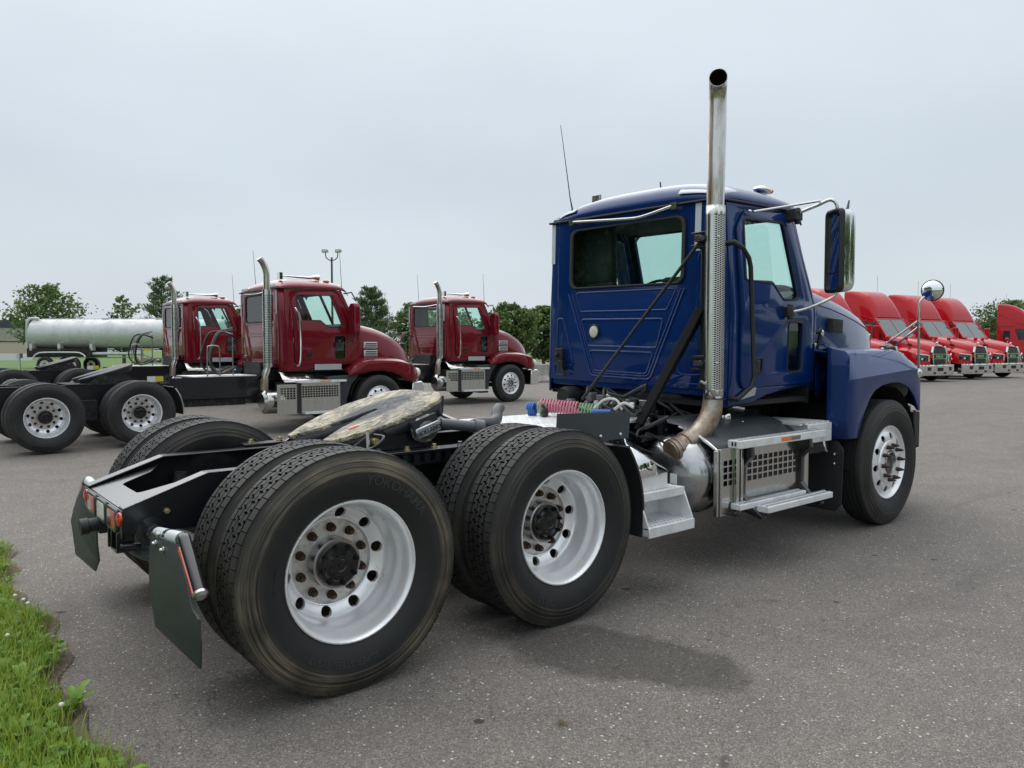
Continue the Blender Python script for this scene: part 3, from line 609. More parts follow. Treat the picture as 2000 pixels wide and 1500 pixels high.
for s in (-1, 1):
    for i in range(15): link('rail_tooth', MB().box(.14+i*.075, .178+i*.075, s*.525-.012, s*.525+.012, .895, .95).mesh('rail_tooth', 'black_frame_paint'), sb)
    for i in range(7): link('rail_bolt', MB().cyl((.16+i*.19, s*.475, FT+.018), (.16+i*.19, s*.475, FT+.026), .020, 12).cyl((.16+i*.19, s*.475, FT+.026), (.16+i*.19, s*.475, FT+.042), .014, 6).mesh('rail_bolt', 'yellow_zinc' if i % 3 != 2 else 'zinc', 30), sb)
P('slide_frame', MB().box(.05, 1.62, -.53, -.44, .885, .90).box(.05, 1.62, .44, .53, .885, .90), 'black_frame_paint')
P('lock_handle', MB().tube(smooth_path([(.42, -.50, .99), (.46, -.57, 1.02), (.52, -.57, 1.07), (.50, -.50, 1.08)]), .009, 8).tube([(.5, -.42, 1.08), (.43, -.56, .98)], .012, 8), 'black_frame_paint')
P('release_cylinder', MB().tube([(1.18, -.16, 1.075), (1.42, -.24, 1.045)], [.036, .036], 16).tube([(1.40, -.235, 1.048), (1.46, -.255, 1.04)], [.048, .048], 16).tube([(1.02, -.11, 1.09), (1.2, -.17, 1.075)], .018, 10), 'cyl_grey', ang=30)
P('air_elbow', MB().tube(smooth_path([(1.43, -.12, 1.03), (1.50, -.16, 1.06), (1.60, -.16, 1.055), (1.68, -.12, 1.07), (1.72, -.08, 1.12), (1.76, -.06, 1.145)]), .040, 14), 'cyl_grey')
P('small_bracket', MB().box(1.22, 1.55, .12, .32, .99, 1.01).cyl((1.3, .25, 1.01), (1.3, .25, 1.04), .02, 8), 'black_frame_paint')
# deck plate behind the cab, side quarter plates
dk = P('deck_plate', MB().box(1.78, 2.95, -.44, .47, 1.0, 1.022), 'white_tread_metal', bev=.004)
mb = MB()
for i in range(26):
    for j in range(16): mb.bar((1.81+i*.042, -.40+j*.055, 1.0225), (1.833+i*.042, -.385+j*.055+(.0 if (i+j) % 2 else -.03), 1.0225), .006, .003)
o = P('tread_pattern', mb, 'white_tread_metal'); o.parent = dk; o['kind'] = 'stuff'
for s in (-1, 1):
    q = P('quarter_plate', MB().prism([(1.385, 1.00), (2.02, .995), (2.035, 1.165), (1.40, 1.185)], s*1.045-.003, s*1.045+.003), 'grey_fender_poly', bev=.001)
    for x in (1.76, 1.94): link('plate_bolt', MB().ball((x, s*1.05, 1.025), .013, .010, .013, 10, 6).mesh('plate_bolt', 'zinc'), q)
    P('plate_bracket', MB().bar((1.75, s*1.035, 1.03), (1.75, s*.44, .92), .04, .02).bar((1.95, s*1.035, 1.03), (1.95, s*.44, .92), .04, .02), 'black_frame_paint')
    # curved guard ahead of the wheel
    rg = [[(A2+r*cos(a), s*y, RW+r*sin(a)) for r, y in ((.665, 1.20), (.665, .55), (.68, .55), (.68, 1.20))] for a in np.linspace(R(-14), R(38), 14)]
    P('wheel_guard', MB().loft(rg), 'black_plastic')
P('air_tanks', MB().cyl((2.2, .62, .62), (2.95, .62, .62), .14, 20).cyl((2.15, .0, .66), (2.75, .0, .66), .12, 16), 'under_dark')
# ------------------------------------------------------------ cab (shared shape for blue and maroon day cabs)
def lean(c):
    """sides lean in above the belt line"""
    k = np.clip(c[:, 2]-1.83, 0, 2)*.085; c = c.copy(); c[:, 1] -= np.sign(c[:, 1])*np.minimum(k, .1)*(np.abs(c[:, 1]) > .5); return c
def build_cab(root, pm, X0=3.18, x0=3.18, sx=1.0, tilt=.024, near=True):
    """pm paint; cab rear face near x0. Side plane at |y| = .965"""
    YS = .965
    Mt = Matrix.Translation((0, -YS, 1.9)) @ Matrix.Rotation(tilt, 4, 'X') @ Matrix.Translation((0, YS, -1.9))
    fx = lambda x: x0+(x-X0)*sx
    fp = lambda pts: [(fx(x), z) for x, z in pts]
    xr = fx(3.15)
    def CP(name, me, mat=None, parent=None, **k):
        if isinstance(me, MB): me = me.mesh(name, mat)
        return part(name, me, mat, parent or root, M=None if parent else Mt, **k)
    cuts = [((0, 0, 1.83), (0, 0, 1))]
    def side(name, outer, holes, th, mat, off=0., bev=.004, both=True, ang=30, parent=(None, None), label=None):
        me = plate_mesh(name, outer, holes, th, SIDE(-YS-off), mat, bev, ang, cuts=cuts); warp(me, lean)
        a = CP(name, me, parent=parent[0], label=label); b = None
        if both: b = CP(name, mirror_y(me), parent=parent[1])
        return a, b
    # side walls
    door = rpoly(fp([(3.405, 1.265), (3.365, 1.33), (3.335, 2.47), (3.44, 2.61), (4.03, 2.655), (4.13, 2.58), (4.40, 1.93), (4.405, 1.60), (4.395, 1.30), (4.30, 1.275)]), [.03, .1, .1, .12, .03, .08, .1, .2, .08, .03])
    dh = [(x+(.006 if x > fx(3.9) else -.006), z+(.006 if z > 1.9 else -.006)) for x, z in door]
    outer = fp([(3.235, 1.135), (3.235, 2.665), (4.06, 2.705), (4.16, 2.66), (4.475, 1.93), (4.48, 1.30), (4.40, 1.265), (4.05, 1.235), (3.75, 1.20), (3.55, 1.15)])
    ws = side('cab_side', outer, [dh], .03, pm, off=-.012)
    win = rpoly(fp([(3.425, 2.555), (3.985, 2.575), (4.175, 1.965), (3.945, 1.955), (3.80, 2.085), (3.425, 2.085)]), [.04, .04, .04, .05, .10, .03])
    low = rpoly(fp([(4.02, 1.375), (4.235, 1.375), (4.235, 1.785), (4.02, 1.785)]), .035)
    if sx > 1: low = rpoly(fp([(4.03, 1.36), (4.21, 1.36), (4.21, 1.80), (4.03, 1.80)]), .03)
    dr = side('door', door, [win, low], .035, pm, off=.002)
    ins = lambda loop, d: [tuple(Vector(p)+(Vector((sum(q[0] for q in loop)/len(loop), sum(q[1] for q in loop)/len(loop)))-Vector(p)).normalized()*d) for p in loop]
    oset = lambda loop, d: ins(loop, -d)
    side('window_seal', oset(win, .010), [ins(win, .014)], .012, 'seal_rubber', off=.018, bev=.003, parent=dr)
    gl = side('window_pane', ins(win, .006), [], .004, 'cab_glass', off=-.002, bev=0, parent=dr)
    side('window_seal', oset(low, .008), [ins(low, .010)], .010, 'seal_rubber', off=.018, bev=.003, parent=dr)
    side('lower_window_pane', ins(low, .004), [], .004, 'dark_glass', off=-.001, bev=0, parent=dr)
    hx = fx(3.61)
    hb = side('door_handle', rpoly([(hx-.075, 1.37), (hx+.05, 1.37), (hx+.05, 1.50), (hx-.075, 1.50)], .02), [rpoly([(hx-.055, 1.385), (hx+.03, 1.385), (hx+.03, 1.485), (hx-.055, 1.485)], .012)], .014, 'black_plastic', off=.022, bev=.002, parent=dr)
    side('handle_latch', rpoly([(hx-.05, 1.40), (hx+.02, 1.40), (hx+.02, 1.47), (hx-.05, 1.47)], .01), [], .010, 'black_gloss', off=.018, bev=.002, parent=dr)
    # door line pressed ridge just above the belt and the swage at the door front
    # rear wall
    u = .885; zb = 1.25
    wr = rpoly([(-.63, 2.065), (.605, 2.065), (.605, 2.575), (-.63, 2.575)], .085, 7)
    me = plate_mesh('rear_wall', [(-u, zb), (u, zb), (u, 2.70), (-u, 2.70)], [wr], .03, REAR(xr), pm, .003)
    rw = CP('rear_wall', me)
    CP('rear_window_seal', plate_mesh('rear_window_seal', oset(wr, .016), [ins(wr, .020)], .022, REAR(xr-.022), 'seal_rubber', .006), parent=rw)
    CP('rear_window_pane', plate_mesh('rear_window_pane', wr, [], .004, REAR(xr-.012), 'dark_glass'), parent=rw)
    for s in (-1, 1):
        rg = []
        for z in (1.135, 1.25, 1.83, 2.25, 2.68):
            rg.append([(xr-.016+(fx(3.245)-xr+.016)*(1-cos(a)), s*(u-.002+(YS-.003-u+.002)*sin(a)) - s*max(0, z-1.83)*.085*sin(a), z) for a in np.linspace(0, pi/2, 8)])
        if s > 0: rg = [r[::-1] for r in rg]
        cp = CP('corner_pillar', MB().loft(rg, cap=False, ringclosed=False), pm, ang=60)
        cp.modifiers.new('s', 'SOLIDIFY').thickness = .01
    CP('rear_sill', MB().box(xr+.0, xr+.10, -u, u, 1.20, 1.262), pm, bev=.01)
    # pressed ribs in the rear wall
    def rib(pts, r=.011, closed=False):
        P3 = [(xr-.015, -a, b) for a, b in pts]
        return CP('pressed_rib', MB().tube(P3, r, 8, cap=not closed, closed=closed), pm, parent=rw, ang=60)
    if near:
        rib(rpoly([(-.66, 2.02), (-.36, 1.30), (.30, 1.30), (.62, 2.02)], [0, .06, .06, 0])); rib(rpoly([(-.62, 2.02), (-.34, 1.325), (.275, 1.325), (.585, 2.02)], [0, .05, .05, 0]), .008)
        rib(rpoly([(-.50, 1.79), (.42, 1.79), (.355, 1.56), (-.41, 1.56)], .03), .0085, True); rib(rpoly([(-.39, 1.52), (.33, 1.52), (.255, 1.345), (-.33, 1.345)], .03), .0085, True)
        rib(rpoly([(-.57, 2.025), (.545, 2.025), (.45, 1.86), (-.51, 1.86)], .03), .007, True)
        rib(rpoly([(-.80, 1.80), (-.73, 1.80), (-.58, 1.38), (-.80, 1.38)], .03), .0085, True); rib(rpoly([(.56, 1.36), (.80, 1.36), (.80, 2.1), (.76, 2.35)], .05), .005)
        rib(rpoly([(-.83, 1.40), (-.83, 1.29), (-.50, 1.29)], .03), .005); rib(rpoly([(.50, 1.29), (.83, 1.29), (.83, 1.40)], .03), .005)
        rib([(-.80, 1.95), (-.80, 2.45)], .006)
        for i in range(16): CP('rivet', MB().ball((xr-.016, .50-i*.063, 1.825), .0065, nu=8, nv=4), pm, parent=rw)
    # roof
    xa, xb = xr-.03, fx(4.20); nx, ny = 18, 32; V = []
    for i in range(nx+1):
        t = i/nx; x = xa+(xb-xa)*t; g = sqrt(max(0, 1-(1-min(1, (x-xa)/(.42*sx)))**2.4)); g *= 1-.20*max(0, (t-.6)/.4)**2
        for j in range(ny+1):
            y = -1+2*j/ny; yy = np.sign(y)*(1-(1-abs(y))**1.25); h = .218*(max(0, 1-abs(yy)**3.2))**.55*g
            V.append((x, yy*.905, 2.672+h+.02*t))
    F = [(i*(ny+1)+j, (i+1)*(ny+1)+j, (i+1)*(ny+1)+j+1, i*(ny+1)+j+1) for i in range(nx) for j in range(ny)]
    rf = CP('roof', MB().add(V, F), pm, ang=60); rf.modifiers.new('s', 'SOLIDIFY').thickness = .012
    # visor lip and front slope of the roof
    vis = []
    for x, k, zz in ((xb, 1., 0.), (xb+.06*sx, .92, -.035), (xb+.10*sx, .85, -.10)):
        row = []
        for j in range(ny+1):
            y = -1+2*j/ny; yy = np.sign(y)*(1-(1-abs(y))**1.25); row.append((x, yy*.905, 2.692+zz*(1 if k < .99 else 0)+.218*(max(0, 1-abs(yy)**3.2))**.55*.8*k))
        vis.append(row)
    vo = CP('visor_lip', MB().loft(vis, cap=False, ringclosed=False), pm, ang=60); vo.modifiers.new('s', 'SOLIDIFY').thickness = .012
    gt = MB(); gt.tube([(xb, -.907, 2.692), (xa-.004, -.912, 2.668), (xa-.006, .912, 2.668), (xb, .907, 2.692)], .009, 8)
    CP('roof_gutter', gt, 'seal_rubber')
    # windscreen frame and two panes
    o_ = Vector((fx(4.475), 0, 1.90)); tpt = Vector((fx(4.17), 0, 2.68)); Yv = (tpt-o_); Ln = Yv.length
    Mw = frameM(tuple(o_), (0, -1, 0), tuple(Yv))
    fr = [(-.945, 0), (.945, 0), (.885, Ln), (-.885, Ln)]
    pn = [rpoly([(-.875, .06), (-.025, .06), (-.025, Ln-.05), (-.825, Ln-.05)], .05), rpoly([(.025, .06), (.875, .06), (.825, Ln-.05), (.025, Ln-.05)], .05)]
    wf = CP('windscreen_frame', plate_mesh('windscreen_frame', fr, pn, .04, Mw, pm, .004))
    for q in pn: CP('windscreen_pane', plate_mesh('windscreen_pane', q, [], .005, Mw, 'cab_glass'), parent=wf)
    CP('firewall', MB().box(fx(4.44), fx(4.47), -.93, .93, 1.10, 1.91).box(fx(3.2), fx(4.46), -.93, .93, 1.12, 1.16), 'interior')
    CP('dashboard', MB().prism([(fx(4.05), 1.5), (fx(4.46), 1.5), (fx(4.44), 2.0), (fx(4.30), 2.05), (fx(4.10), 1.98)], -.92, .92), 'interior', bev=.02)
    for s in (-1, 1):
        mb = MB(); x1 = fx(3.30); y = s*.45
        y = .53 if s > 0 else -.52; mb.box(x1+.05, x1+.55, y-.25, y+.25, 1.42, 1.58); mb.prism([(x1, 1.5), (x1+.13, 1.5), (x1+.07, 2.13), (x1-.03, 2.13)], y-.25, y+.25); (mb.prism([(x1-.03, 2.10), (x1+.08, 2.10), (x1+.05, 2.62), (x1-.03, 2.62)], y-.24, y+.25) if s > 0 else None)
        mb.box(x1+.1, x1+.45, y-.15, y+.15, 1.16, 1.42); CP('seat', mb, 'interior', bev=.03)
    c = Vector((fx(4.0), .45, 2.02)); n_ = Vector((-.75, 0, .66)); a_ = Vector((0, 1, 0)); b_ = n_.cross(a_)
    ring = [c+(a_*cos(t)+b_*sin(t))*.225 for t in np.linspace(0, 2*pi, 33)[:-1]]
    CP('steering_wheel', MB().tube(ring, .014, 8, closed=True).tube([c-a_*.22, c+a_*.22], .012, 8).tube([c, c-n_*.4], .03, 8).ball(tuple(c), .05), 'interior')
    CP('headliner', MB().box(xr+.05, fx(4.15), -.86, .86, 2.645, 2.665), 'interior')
    return CP, Mt, fx, xr, dr, rw
CP, Mt, fx, xr, DR, RWALL = build_cab(T, 'blue_paint')
# rear lamp, reflective tapes, grab rail over the window, bracket, connector
lp = CP('work_lamp', MB().lathe([(.062, 0), (.064, -.012), (.056, -.020), (.052, -.016), (.052, 0)], 28, Matrix.Translation((xr-.015, .335, 1.685)) @ Matrix.Rotation(-pi/2, 4, 'Z')), 'seal_rubber')
link('lens', MB().lathe([(.052, -.012), (.04, -.018), (.001, -.021)], 24, Matrix.Translation((xr-.015, .335, 1.685)) @ Matrix.Rotation(-pi/2, 4, 'Z')).mesh('lens', 'lens_cream'), lp)
for (y0, y1, z0, z1) in ((.85, .895, 2.30, 2.655), (-.70, -.755, 2.30, 2.655)):
    CP('reflective_tape', MB().box(xr-.0185, xr-.0165, min(y0, y1), max(y0, y1), z0, z1), 'tape_silver')
for ya, yb, sg in ((.86, .62, 1), (-.52, -.80, -1)):
    V = []; F = []
    for i in range(9):
        y = ya+(yb-ya)*i/8; h = .218*(max(0, 1-abs(y/.905)**3.2))**.55
        for t in (.03, .075):
            x = xr-.03+t*.8; g = sqrt(max(0, 1-(1-min(1, (x-xr+.03)/.42))**2.4)); V.append((x-.003, y, 2.672+h*g+.006))
    F = [(2*i, 2*i+1, 2*i+3, 2*i+2) for i in range(8)]; o = CP('reflective_tape', MB().add(V, F), 'tape_silver'); o.modifiers.new('s', 'SOLIDIFY').thickness = .002
g = smooth_path([(xr-.05, .585, 2.648), (xr-.055, .25, 2.625), (xr-.055, 0.0, 2.61), (xr-.055, -.20, 2.607), (xr-.05, -.50, 2.655)], 6)
CP('window_grab_rail', MB().tube(g, .0125, 10).box(xr-.06, xr-.01, .575, .635, 2.622, 2.675).box(xr-.06, xr-.01, -.55, -.49, 2.63, 2.682), 'stainless')
CP('cable_connector', MB().box(xr-.055, xr-.015, .70, .79, 1.40, 1.53).box(xr-.07, xr-.02, .68, .74, 1.33, 1.42).cyl((xr-.06, .75, 1.47), (xr-.09, .75, 1.47), .02, 10).tube(smooth_path([(xr-.05, .72, 1.40), (xr-.06, .68, 1.33), (xr-.04, .66, 1.28)]), .012, 8), 'black_plastic', bev=.004)
CP('wing_shadow_flap', MB().box(xr+.02, xr+.2, .60, .92, 1.14, 1.26), 'black_plastic') if False else None
P('rear_air_bag', MB().tube([(3.02, .62, 1.14), (3.06, .62, 1.14), (3.24, .62, 1.14), (3.28, .62, 1.14)], [.075, .092, .092, .075], 22), 'black_plastic', ang=30)
# grab handle beside the door
P('grab_handle', MB().tube([(3.165, -.97, 2.335), (3.17, -1.03, 2.34), (3.235, -1.065, 2.30), (3.31, -1.065, 2.235), (3.335, -1.065, 2.17), (3.40, -1.065, 1.36), (3.37, -1.06, 1.28), (3.24, -1.03, 1.19), (3.23, -.97, 1.19)], [.022, .022, .0175, .0175, .0175, .0175, .0175, .02, .022], 10), 'black_plastic', ang=50)
P('tread_scuff', plate_mesh('tread_scuff', [(3.28, 1.165), (3.56, 1.205), (3.58, 1.265), (3.44, 1.262)], [], .003, SIDE(-.970), 'brushed_aluminium'), None)
CP('door_hinge', MB().box(4.42, 4.445, -1.0, -.965, 1.565, 1.61), 'chrome', bev=.003)
CP('door_sill_crease', MB().tube([(3.44, -.9705, 1.305), (4.25, -.9705, 1.325), (4.40, -.9705, 1.36)], .004, 6), 'blue_paint')
# roof: horn/beacon, antennas, small plates
CP('roof_beacon', MB().ball((4.18, -.60, 2.905), .115, .06, .035, 20, 10), 'chrome')
CP('beacon_lens', MB().ball((4.285, -.60, 2.908), .022, .04, .022, 12, 8), 'lens_amber')
CP('roof_vent_plate', MB().box(3.78, 3.81, .93, 1.04, 2.90, 3.03).box(3.76, 3.84, .80, .97, 2.86, 2.90), 'hub_steel', bev=.01)
CP('roof_stub_antenna', MB().cyl((3.6, .02, 2.90), (3.595, .03, 2.985), .006, 8), 'black_plastic')
P('whip_antenna', MB().tube([(3.60, 1.10, 2.62), (3.60, 1.10, 2.94), (3.58, 1.11, 3.05), (3.50, 1.16, 3.74)], [.012, .008, .005, .0025], 8).box(3.58, 3.62, .90, 1.12, 2.60, 2.63), 'black_plastic')
# ------------------------------------------------------------ hood
HS = [(4.52, .83, 1.965, 2.155, .86, 1.20), (4.75, .815, 1.955, 2.145, .86, 1.20), (5.05, .79, 1.925, 2.115, .84, 1.22), (5.4, .745, 1.88, 2.07, .80, 1.30), (5.75, .69, 1.83, 2.005, .74, 1.35), (6.05, .635, 1.78, 1.935, .68, 1.35), (6.2, .60, 1.745, 1.875, .63, 1.35), (6.25, .585, 1.71, 1.80, .61, 1.35)]
rings = []
for x, w_, zc, zt, wb, zb in HS:
    half = [(wb, zb), (wb-.003, zb+.25*(zc-zb)), (w_+.02, zb+.7*(zc-zb)), (w_+.006, zc-.02), (w_, zc), (w_*.965, zc+.30*(zt-zc)), (w_*.90, zc+.60*(zt-zc)), (w_*.78, zc+.84*(zt-zc)), (w_*.55, zc+.96*(zt-zc)), (w_*.25, zt)]
    rings.append([(x, -a, b) for a, b in half]+[(x, a, b) for a, b in half[::-1]])
hood = P('hood', MB().loft(rings, cap=False, ringclosed=False), 'blue_paint', ang=50); md = hood.modifiers.new('s', 'SOLIDIFY'); md.thickness = .012
for s in (-1, 1):
    P('hood_seam', MB().tube([(x, s*(w_+.0005), zc+.001) for x, w_, zc, zt, wb, zb in HS[:-1]], .005, 6), 'seal_rubber')
hr = rings[0]; P('cowl_seal', MB().loft([[(4.49, y*.99, z*.996) for x, y, z in hr], [(4.53, y*.985, z*.994) for x, y, z in hr]], cap=False, ringclosed=False), 'seal_rubber').modifiers.new('s', 'SOLIDIFY').thickness = .03
P('cowl', MB().box(4.44, 4.60, -.80, .80, 1.3, 1.95), 'black_plastic')
nose = rings[-1]; P('grille', MB().add([(6.252, y, z) for x, y, z in nose], [tuple(range(len(nose)))]).box(6.25, 6.28, -.5, .5, .95, 1.72), 'grill_mesh')
for s in (-1, 1):
    P('grille_surround', MB().bar((6.27, s*.575, 1.0), (6.27, s*.565, 1.72), .05, .04), 'chrome', bev=.01)
vy = -.832
for s in (-1, 1):
    vp = plate_mesh('hood_vent', rpoly([(4.93, 1.725), (5.185, 1.705), (5.185, 1.83), (4.93, 1.845)], .012), [], .012, SIDE(-.8), 'grill_mesh', .003)
    vp.transform(Matrix.Translation((0, -.030, 0)) @ Matrix.Translation((5.05, -.8, 1.77)) @ Matrix.Rotation(R(-3.8), 4, 'Z') @ Matrix.Rotation(R(1.5), 4, 'X') @ Matrix.Translation((-5.05, .8, -1.77)))
    if s > 0: vp = mirror_y(vp)
    ho = P('hood_vent', vp, None)
    mb = MB()
    for i in range(22):
        x = 4.945+i*.0108; mb.box(x-.0018, x+.0018, -.842+(x-4.93)*-.066*-1, -.836+(x-4.93)*.066, 1.732, 1.832)
    me = mb.mesh('vent_fin', 'black_gloss')
    if s > 0: me = mirror_y(me)
    fo = link('vent_fins', me, ho); fo['kind'] = 'stuff'
P('hood_latch', MB().tube([(4.60, -.90, 1.70), (4.64, -.915, 1.73), (4.66, -.91, 1.68), (4.61, -.90, 1.56)], [.012, .02, .02, .016], 8).box(4.54, 4.60, -.92, -.895, 1.42, 1.56), 'black_plastic', bev=.006)
P('hood_latch_ring', MB().ball((4.66, -.925, 1.70), .022, .01, .03, 12, 8), 'chrome')
# ------------------------------------------------------------ front fenders
AR = [(4.68, .815), (4.725, .92), (4.785, 1.03), (4.865, 1.13), (4.96, 1.20), (5.10, 1.243), (5.25, 1.260), (5.40, 1.262), (5.53, 1.245), (5.65, 1.20), (5.76, 1.12), (5.86, .99)]
def zb_at(x): return float(np.interp(x, [4.45, 4.679]+[a for a, b in AR], [.812, .812]+[b for a, b in AR]))
def build_fender(root, pm, s):
    rows = []
    for x in [4.52, 4.60, 4.6785]+[a for a, b in AR]:
        zb = zb_at(x); zc = 1.305+(x-4.55)*.058; yo = 1.25; zt = 1.553; yt = 1.115
        if x > 5.70: t = (x-5.70)/.16; zt -= .06*t**1.5; zc -= .01*t
        if x < 4.60: t = (4.60-x)/.08; zt -= .02*t; yo -= .012*t
        rows.append([(x, s*yo, zb), (x, s*yo, (zb+zc)/2 if zb < zc-.05 else zc-.02), (x, s*yo, zc), (x, s*(yo-.05), zc+(zt-zc)*.40), (x, s*(yt+.03), zt-.03), (x, s*yt, zt-.006), (x, s*(yt-.05), zt+.004), (x, s*.85, zt+.02), (x, s*.60, zt+.03)])
    # front corner, wrapping down to the headlight panel
    L = rows[-1]; z0 = .985
    rows.append([(5.905, s*1.245, .985), (5.905, s*1.245, 1.12), (5.905, s*1.24, 1.335), (5.91, s*1.20, 1.40), (5.92, s*1.14, 1.44), (5.93, s*1.10, 1.455), (5.95, s*1.05, 1.465), (6.02, s*.85, 1.49), (6.08, s*.60, 1.51)])
    rows.append([(5.915, s*1.235, .98), (5.925, s*1.22, 1.10), (5.93, s*1.20, 1.27), (5.945, s*1.17, 1.31), (5.96, s*1.12, 1.34), (5.98, s*1.08, 1.35), (6.02, s*1.03, 1.355), (6.12, s*.85, 1.37), (6.20, s*.60, 1.38)])
    rows.append([(5.92, s*1.22, .975), (5.93, s*1.20, 1.0), (5.935, s*1.18, 1.02), (5.95, s*1.15, 1.03), (5.965, s*1.11, 1.04), (5.99, s*1.07, 1.04), (6.03, s*1.02, 1.04), (6.14, s*.85, 1.04), (6.24, s*.60, 1.04)])
    o = part('front_fender', MB().loft(rows, cap=False, ringclosed=False), pm, root, ang=22); md = o.modifiers.new('s', 'SOLIDIFY'); md.thickness = .016; md.offset = -1
    bv = o.modifiers.new('b', 'BEVEL'); bv.width = .010; bv.segments = 3; bv.limit_method = 'ANGLE'; bv.angle_limit = R(25)
    # rear face
    V = []
    for z, k in ((.812, 0), (1.0, .0), (1.25, .0), (1.42, 0), (1.50, 0)): V += [(4.522, s*1.238, z), (4.500, s*1.215, z), (4.455, s*1.13, z), (4.452, s*1.09, z+ (.0)), (4.50, s*1.065, z), (4.66, s*.97, z)]
    V += [(4.530, s*1.205, 1.535), (4.51, s*1.19, 1.542), (4.465, s*1.12, 1.560), (4.462, s*1.085, 1.572), (4.50, s*1.05, 1.585), (4.66, s*.93, 1.60)]
    V += [(4.60, s*1.13, 1.556), (4.58, s*1.11, 1.560), (4.56, s*1.05, 1.585), (4.56, s*1.0, 1.600), (4.60, s*.95, 1.600), (4.70, s*.88, 1.590)]
    F = [(i*6+k, i*6+k+1, (i+1)*6+k+1, (i+1)*6+k) for i in range(6) for k in range(5)]
    q = part('fender_back', MB().add(V, F), pm, o, ang=32); md = q.modifiers.new('s', 'SOLIDIFY'); md.thickness = .012; md.offset = 0
    # dark well liner behind the arch
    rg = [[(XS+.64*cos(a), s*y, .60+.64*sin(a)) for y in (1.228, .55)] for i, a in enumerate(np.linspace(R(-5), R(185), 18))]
    part('wheel_well_liner', MB().loft(rg, cap=False, ringclosed=False), 'soot_shade_black', root); part('wheel_well_wall', MB().prism([(XS+.62*cos(a), .60+.63*sin(a)) for a in np.linspace(R(-5), R(185), 18)], min(s*.56, s*.55), max(s*.56, s*.55)), 'soot_shade_black', root)
    return o
for s in (-1, 1):
    fo = build_fender(T, 'blue_paint', s)
    P('fender_side_panel', MB().add([(4.60, s*.90, 1.60), (4.60, s*.91, 1.15), (4.74, s*.90, 1.15), (5.6, s*.70, 1.5), (5.6, s*.68, 1.6)], [(0, 1, 2, 3, 4)]), 'blue_paint').modifiers.new('s', 'SOLIDIFY').thickness = .01
    P('side_marker', MB().lathe([(.040, 0), (.043, -.012), (.030, -.024), (.001, -.028)], 20, Matrix.Translation((5.86, s*1.238, 1.335)) @ Matrix.Rotation(0 if s < 0 else pi, 4, 'Z')), 'chrome')
    P('headlight', MB().ball((5.97, s*.98, 1.18), .05, .16, .10), 'lens_clear')
    P('front_mudflap', plate_mesh('front_mudflap', rpoly([(4.28, .25), (4.34, .20), (4.50, .21), (4.56, .34), (4.63, .72), (4.60, .80), (4.28, .80)], .03), [], .01, SIDE(s*1.13), 'charcoal_poly', .002, cuts=()) if False else plate_mesh('front_mudflap', rpoly([(.62, .20), (1.16, .20), (1.20, .26), (1.215, .72), (1.16, .80), (.62, .80)], .04), [], .012, REAR(4.50), 'black_plastic', .002) if s < 0 else mirror_y(plate_mesh('front_mudflap', rpoly([(.62, .20), (1.16, .20), (1.20, .26), (1.215, .72), (1.16, .80), (.62, .80)], .04), [], .012, REAR(4.50), 'black_plastic', .002)), None)
    for y, z in ((1.14, .68), (1.14, .60)): P('flap_bolt', MB().ball((4.488, s*y, z), .013, nu=10, nv=6), 'zinc')
P('bumper', MB().prism([(5.93, .66), (5.95, .96), (6.35, .985), (6.55, .98), (6.55, .45), (6.35, .45)], -.9, .9).add([(5.86, -1.215, .66), (5.86, -1.215, .965), (5.98, -1.215, .965), (5.98, -1.215, .62), (5.90, -.89, .66), (5.90, -.89, .965), (6.35, -.89, .97), (6.35, -.89, .5)], [(0, 1, 2, 3), (4, 7, 6, 5), (0, 4, 5, 1), (1, 5, 6, 2), (2, 6, 7, 3), (3, 7, 4, 0)]).add([(5.86, 1.215, .66), (5.86, 1.215, .965), (5.98, 1.215, .965), (5.98, 1.215, .62), (5.90, .89, .66), (5.90, .89, .965), (6.35, .89, .97), (6.35, .89, .5)], [(3, 2, 1, 0), (5, 6, 7, 4), (1, 5, 4, 0), (2, 6, 5, 1), (3, 7, 6, 2), (0, 4, 7, 3)]), 'black_plastic', bev=.012)
P('bumper_edge_trim', MB().box(5.865, 5.98, -1.222, -1.20, .968, .982), 'chrome')
# ------------------------------------------------------------ mirrors
mk = P('door_mirror', MB().prism(rpoly([(-1.255, 2.02), (-1.395, 2.02), (-1.41, 2.08), (-1.41, 2.60), (-1.38, 2.645), (-1.27, 2.645), (-1.24, 2.59), (-1.24, 2.06)], .03), 4.135, 4.19, 'x') if False else
       plate_mesh('door_mirror', rpoly([(1.17, 2.005), (1.385, 2.005), (1.385, 2.66), (1.17, 2.66)], .055), [rpoly([(1.192, 2.035), (1.372, 2.035), (1.372, 2.635), (1.192, 2.635)], .04)], .05, REAR(4.17), 'black_plastic', .008), None)
link('mirror_glass', plate_mesh('mirror_glass', rpoly([(1.19, 2.165), (1.374, 2.165), (1.374, 2.637), (1.19, 2.637)], [.004, .004, .04, .04]), [], .006, REAR(4.172), 'mirror_glass'), mk)
link('mirror_glass', plate_mesh('mirror_glass', rpoly([(1.19, 2.033), (1.374, 2.033), (1.374, 2.155), (1.19, 2.155)], [.04, .04, .004, .004]), [], .006, REAR(4.170), 'mirror_glass'), mk)
sh = []
for x, k in ((4.19, 1.), (4.235, .985), (4.27, .93), (4.29, .80), (4.295, .5)):
    c0, c1 = (-1.2775, 2.3325); sh.append([(x, c0+(p[0]+1.2775)*k, c1+(p[1]-c1)*(k*.5+.5)) for p in rpoly([(-1.172, 2.007), (-1.383, 2.007), (-1.383, 2.658), (-1.172, 2.658)], .055)])
link('mirror_shell', MB().loft(sh).mesh('mirror_shell', 'chrome', 40), mk)
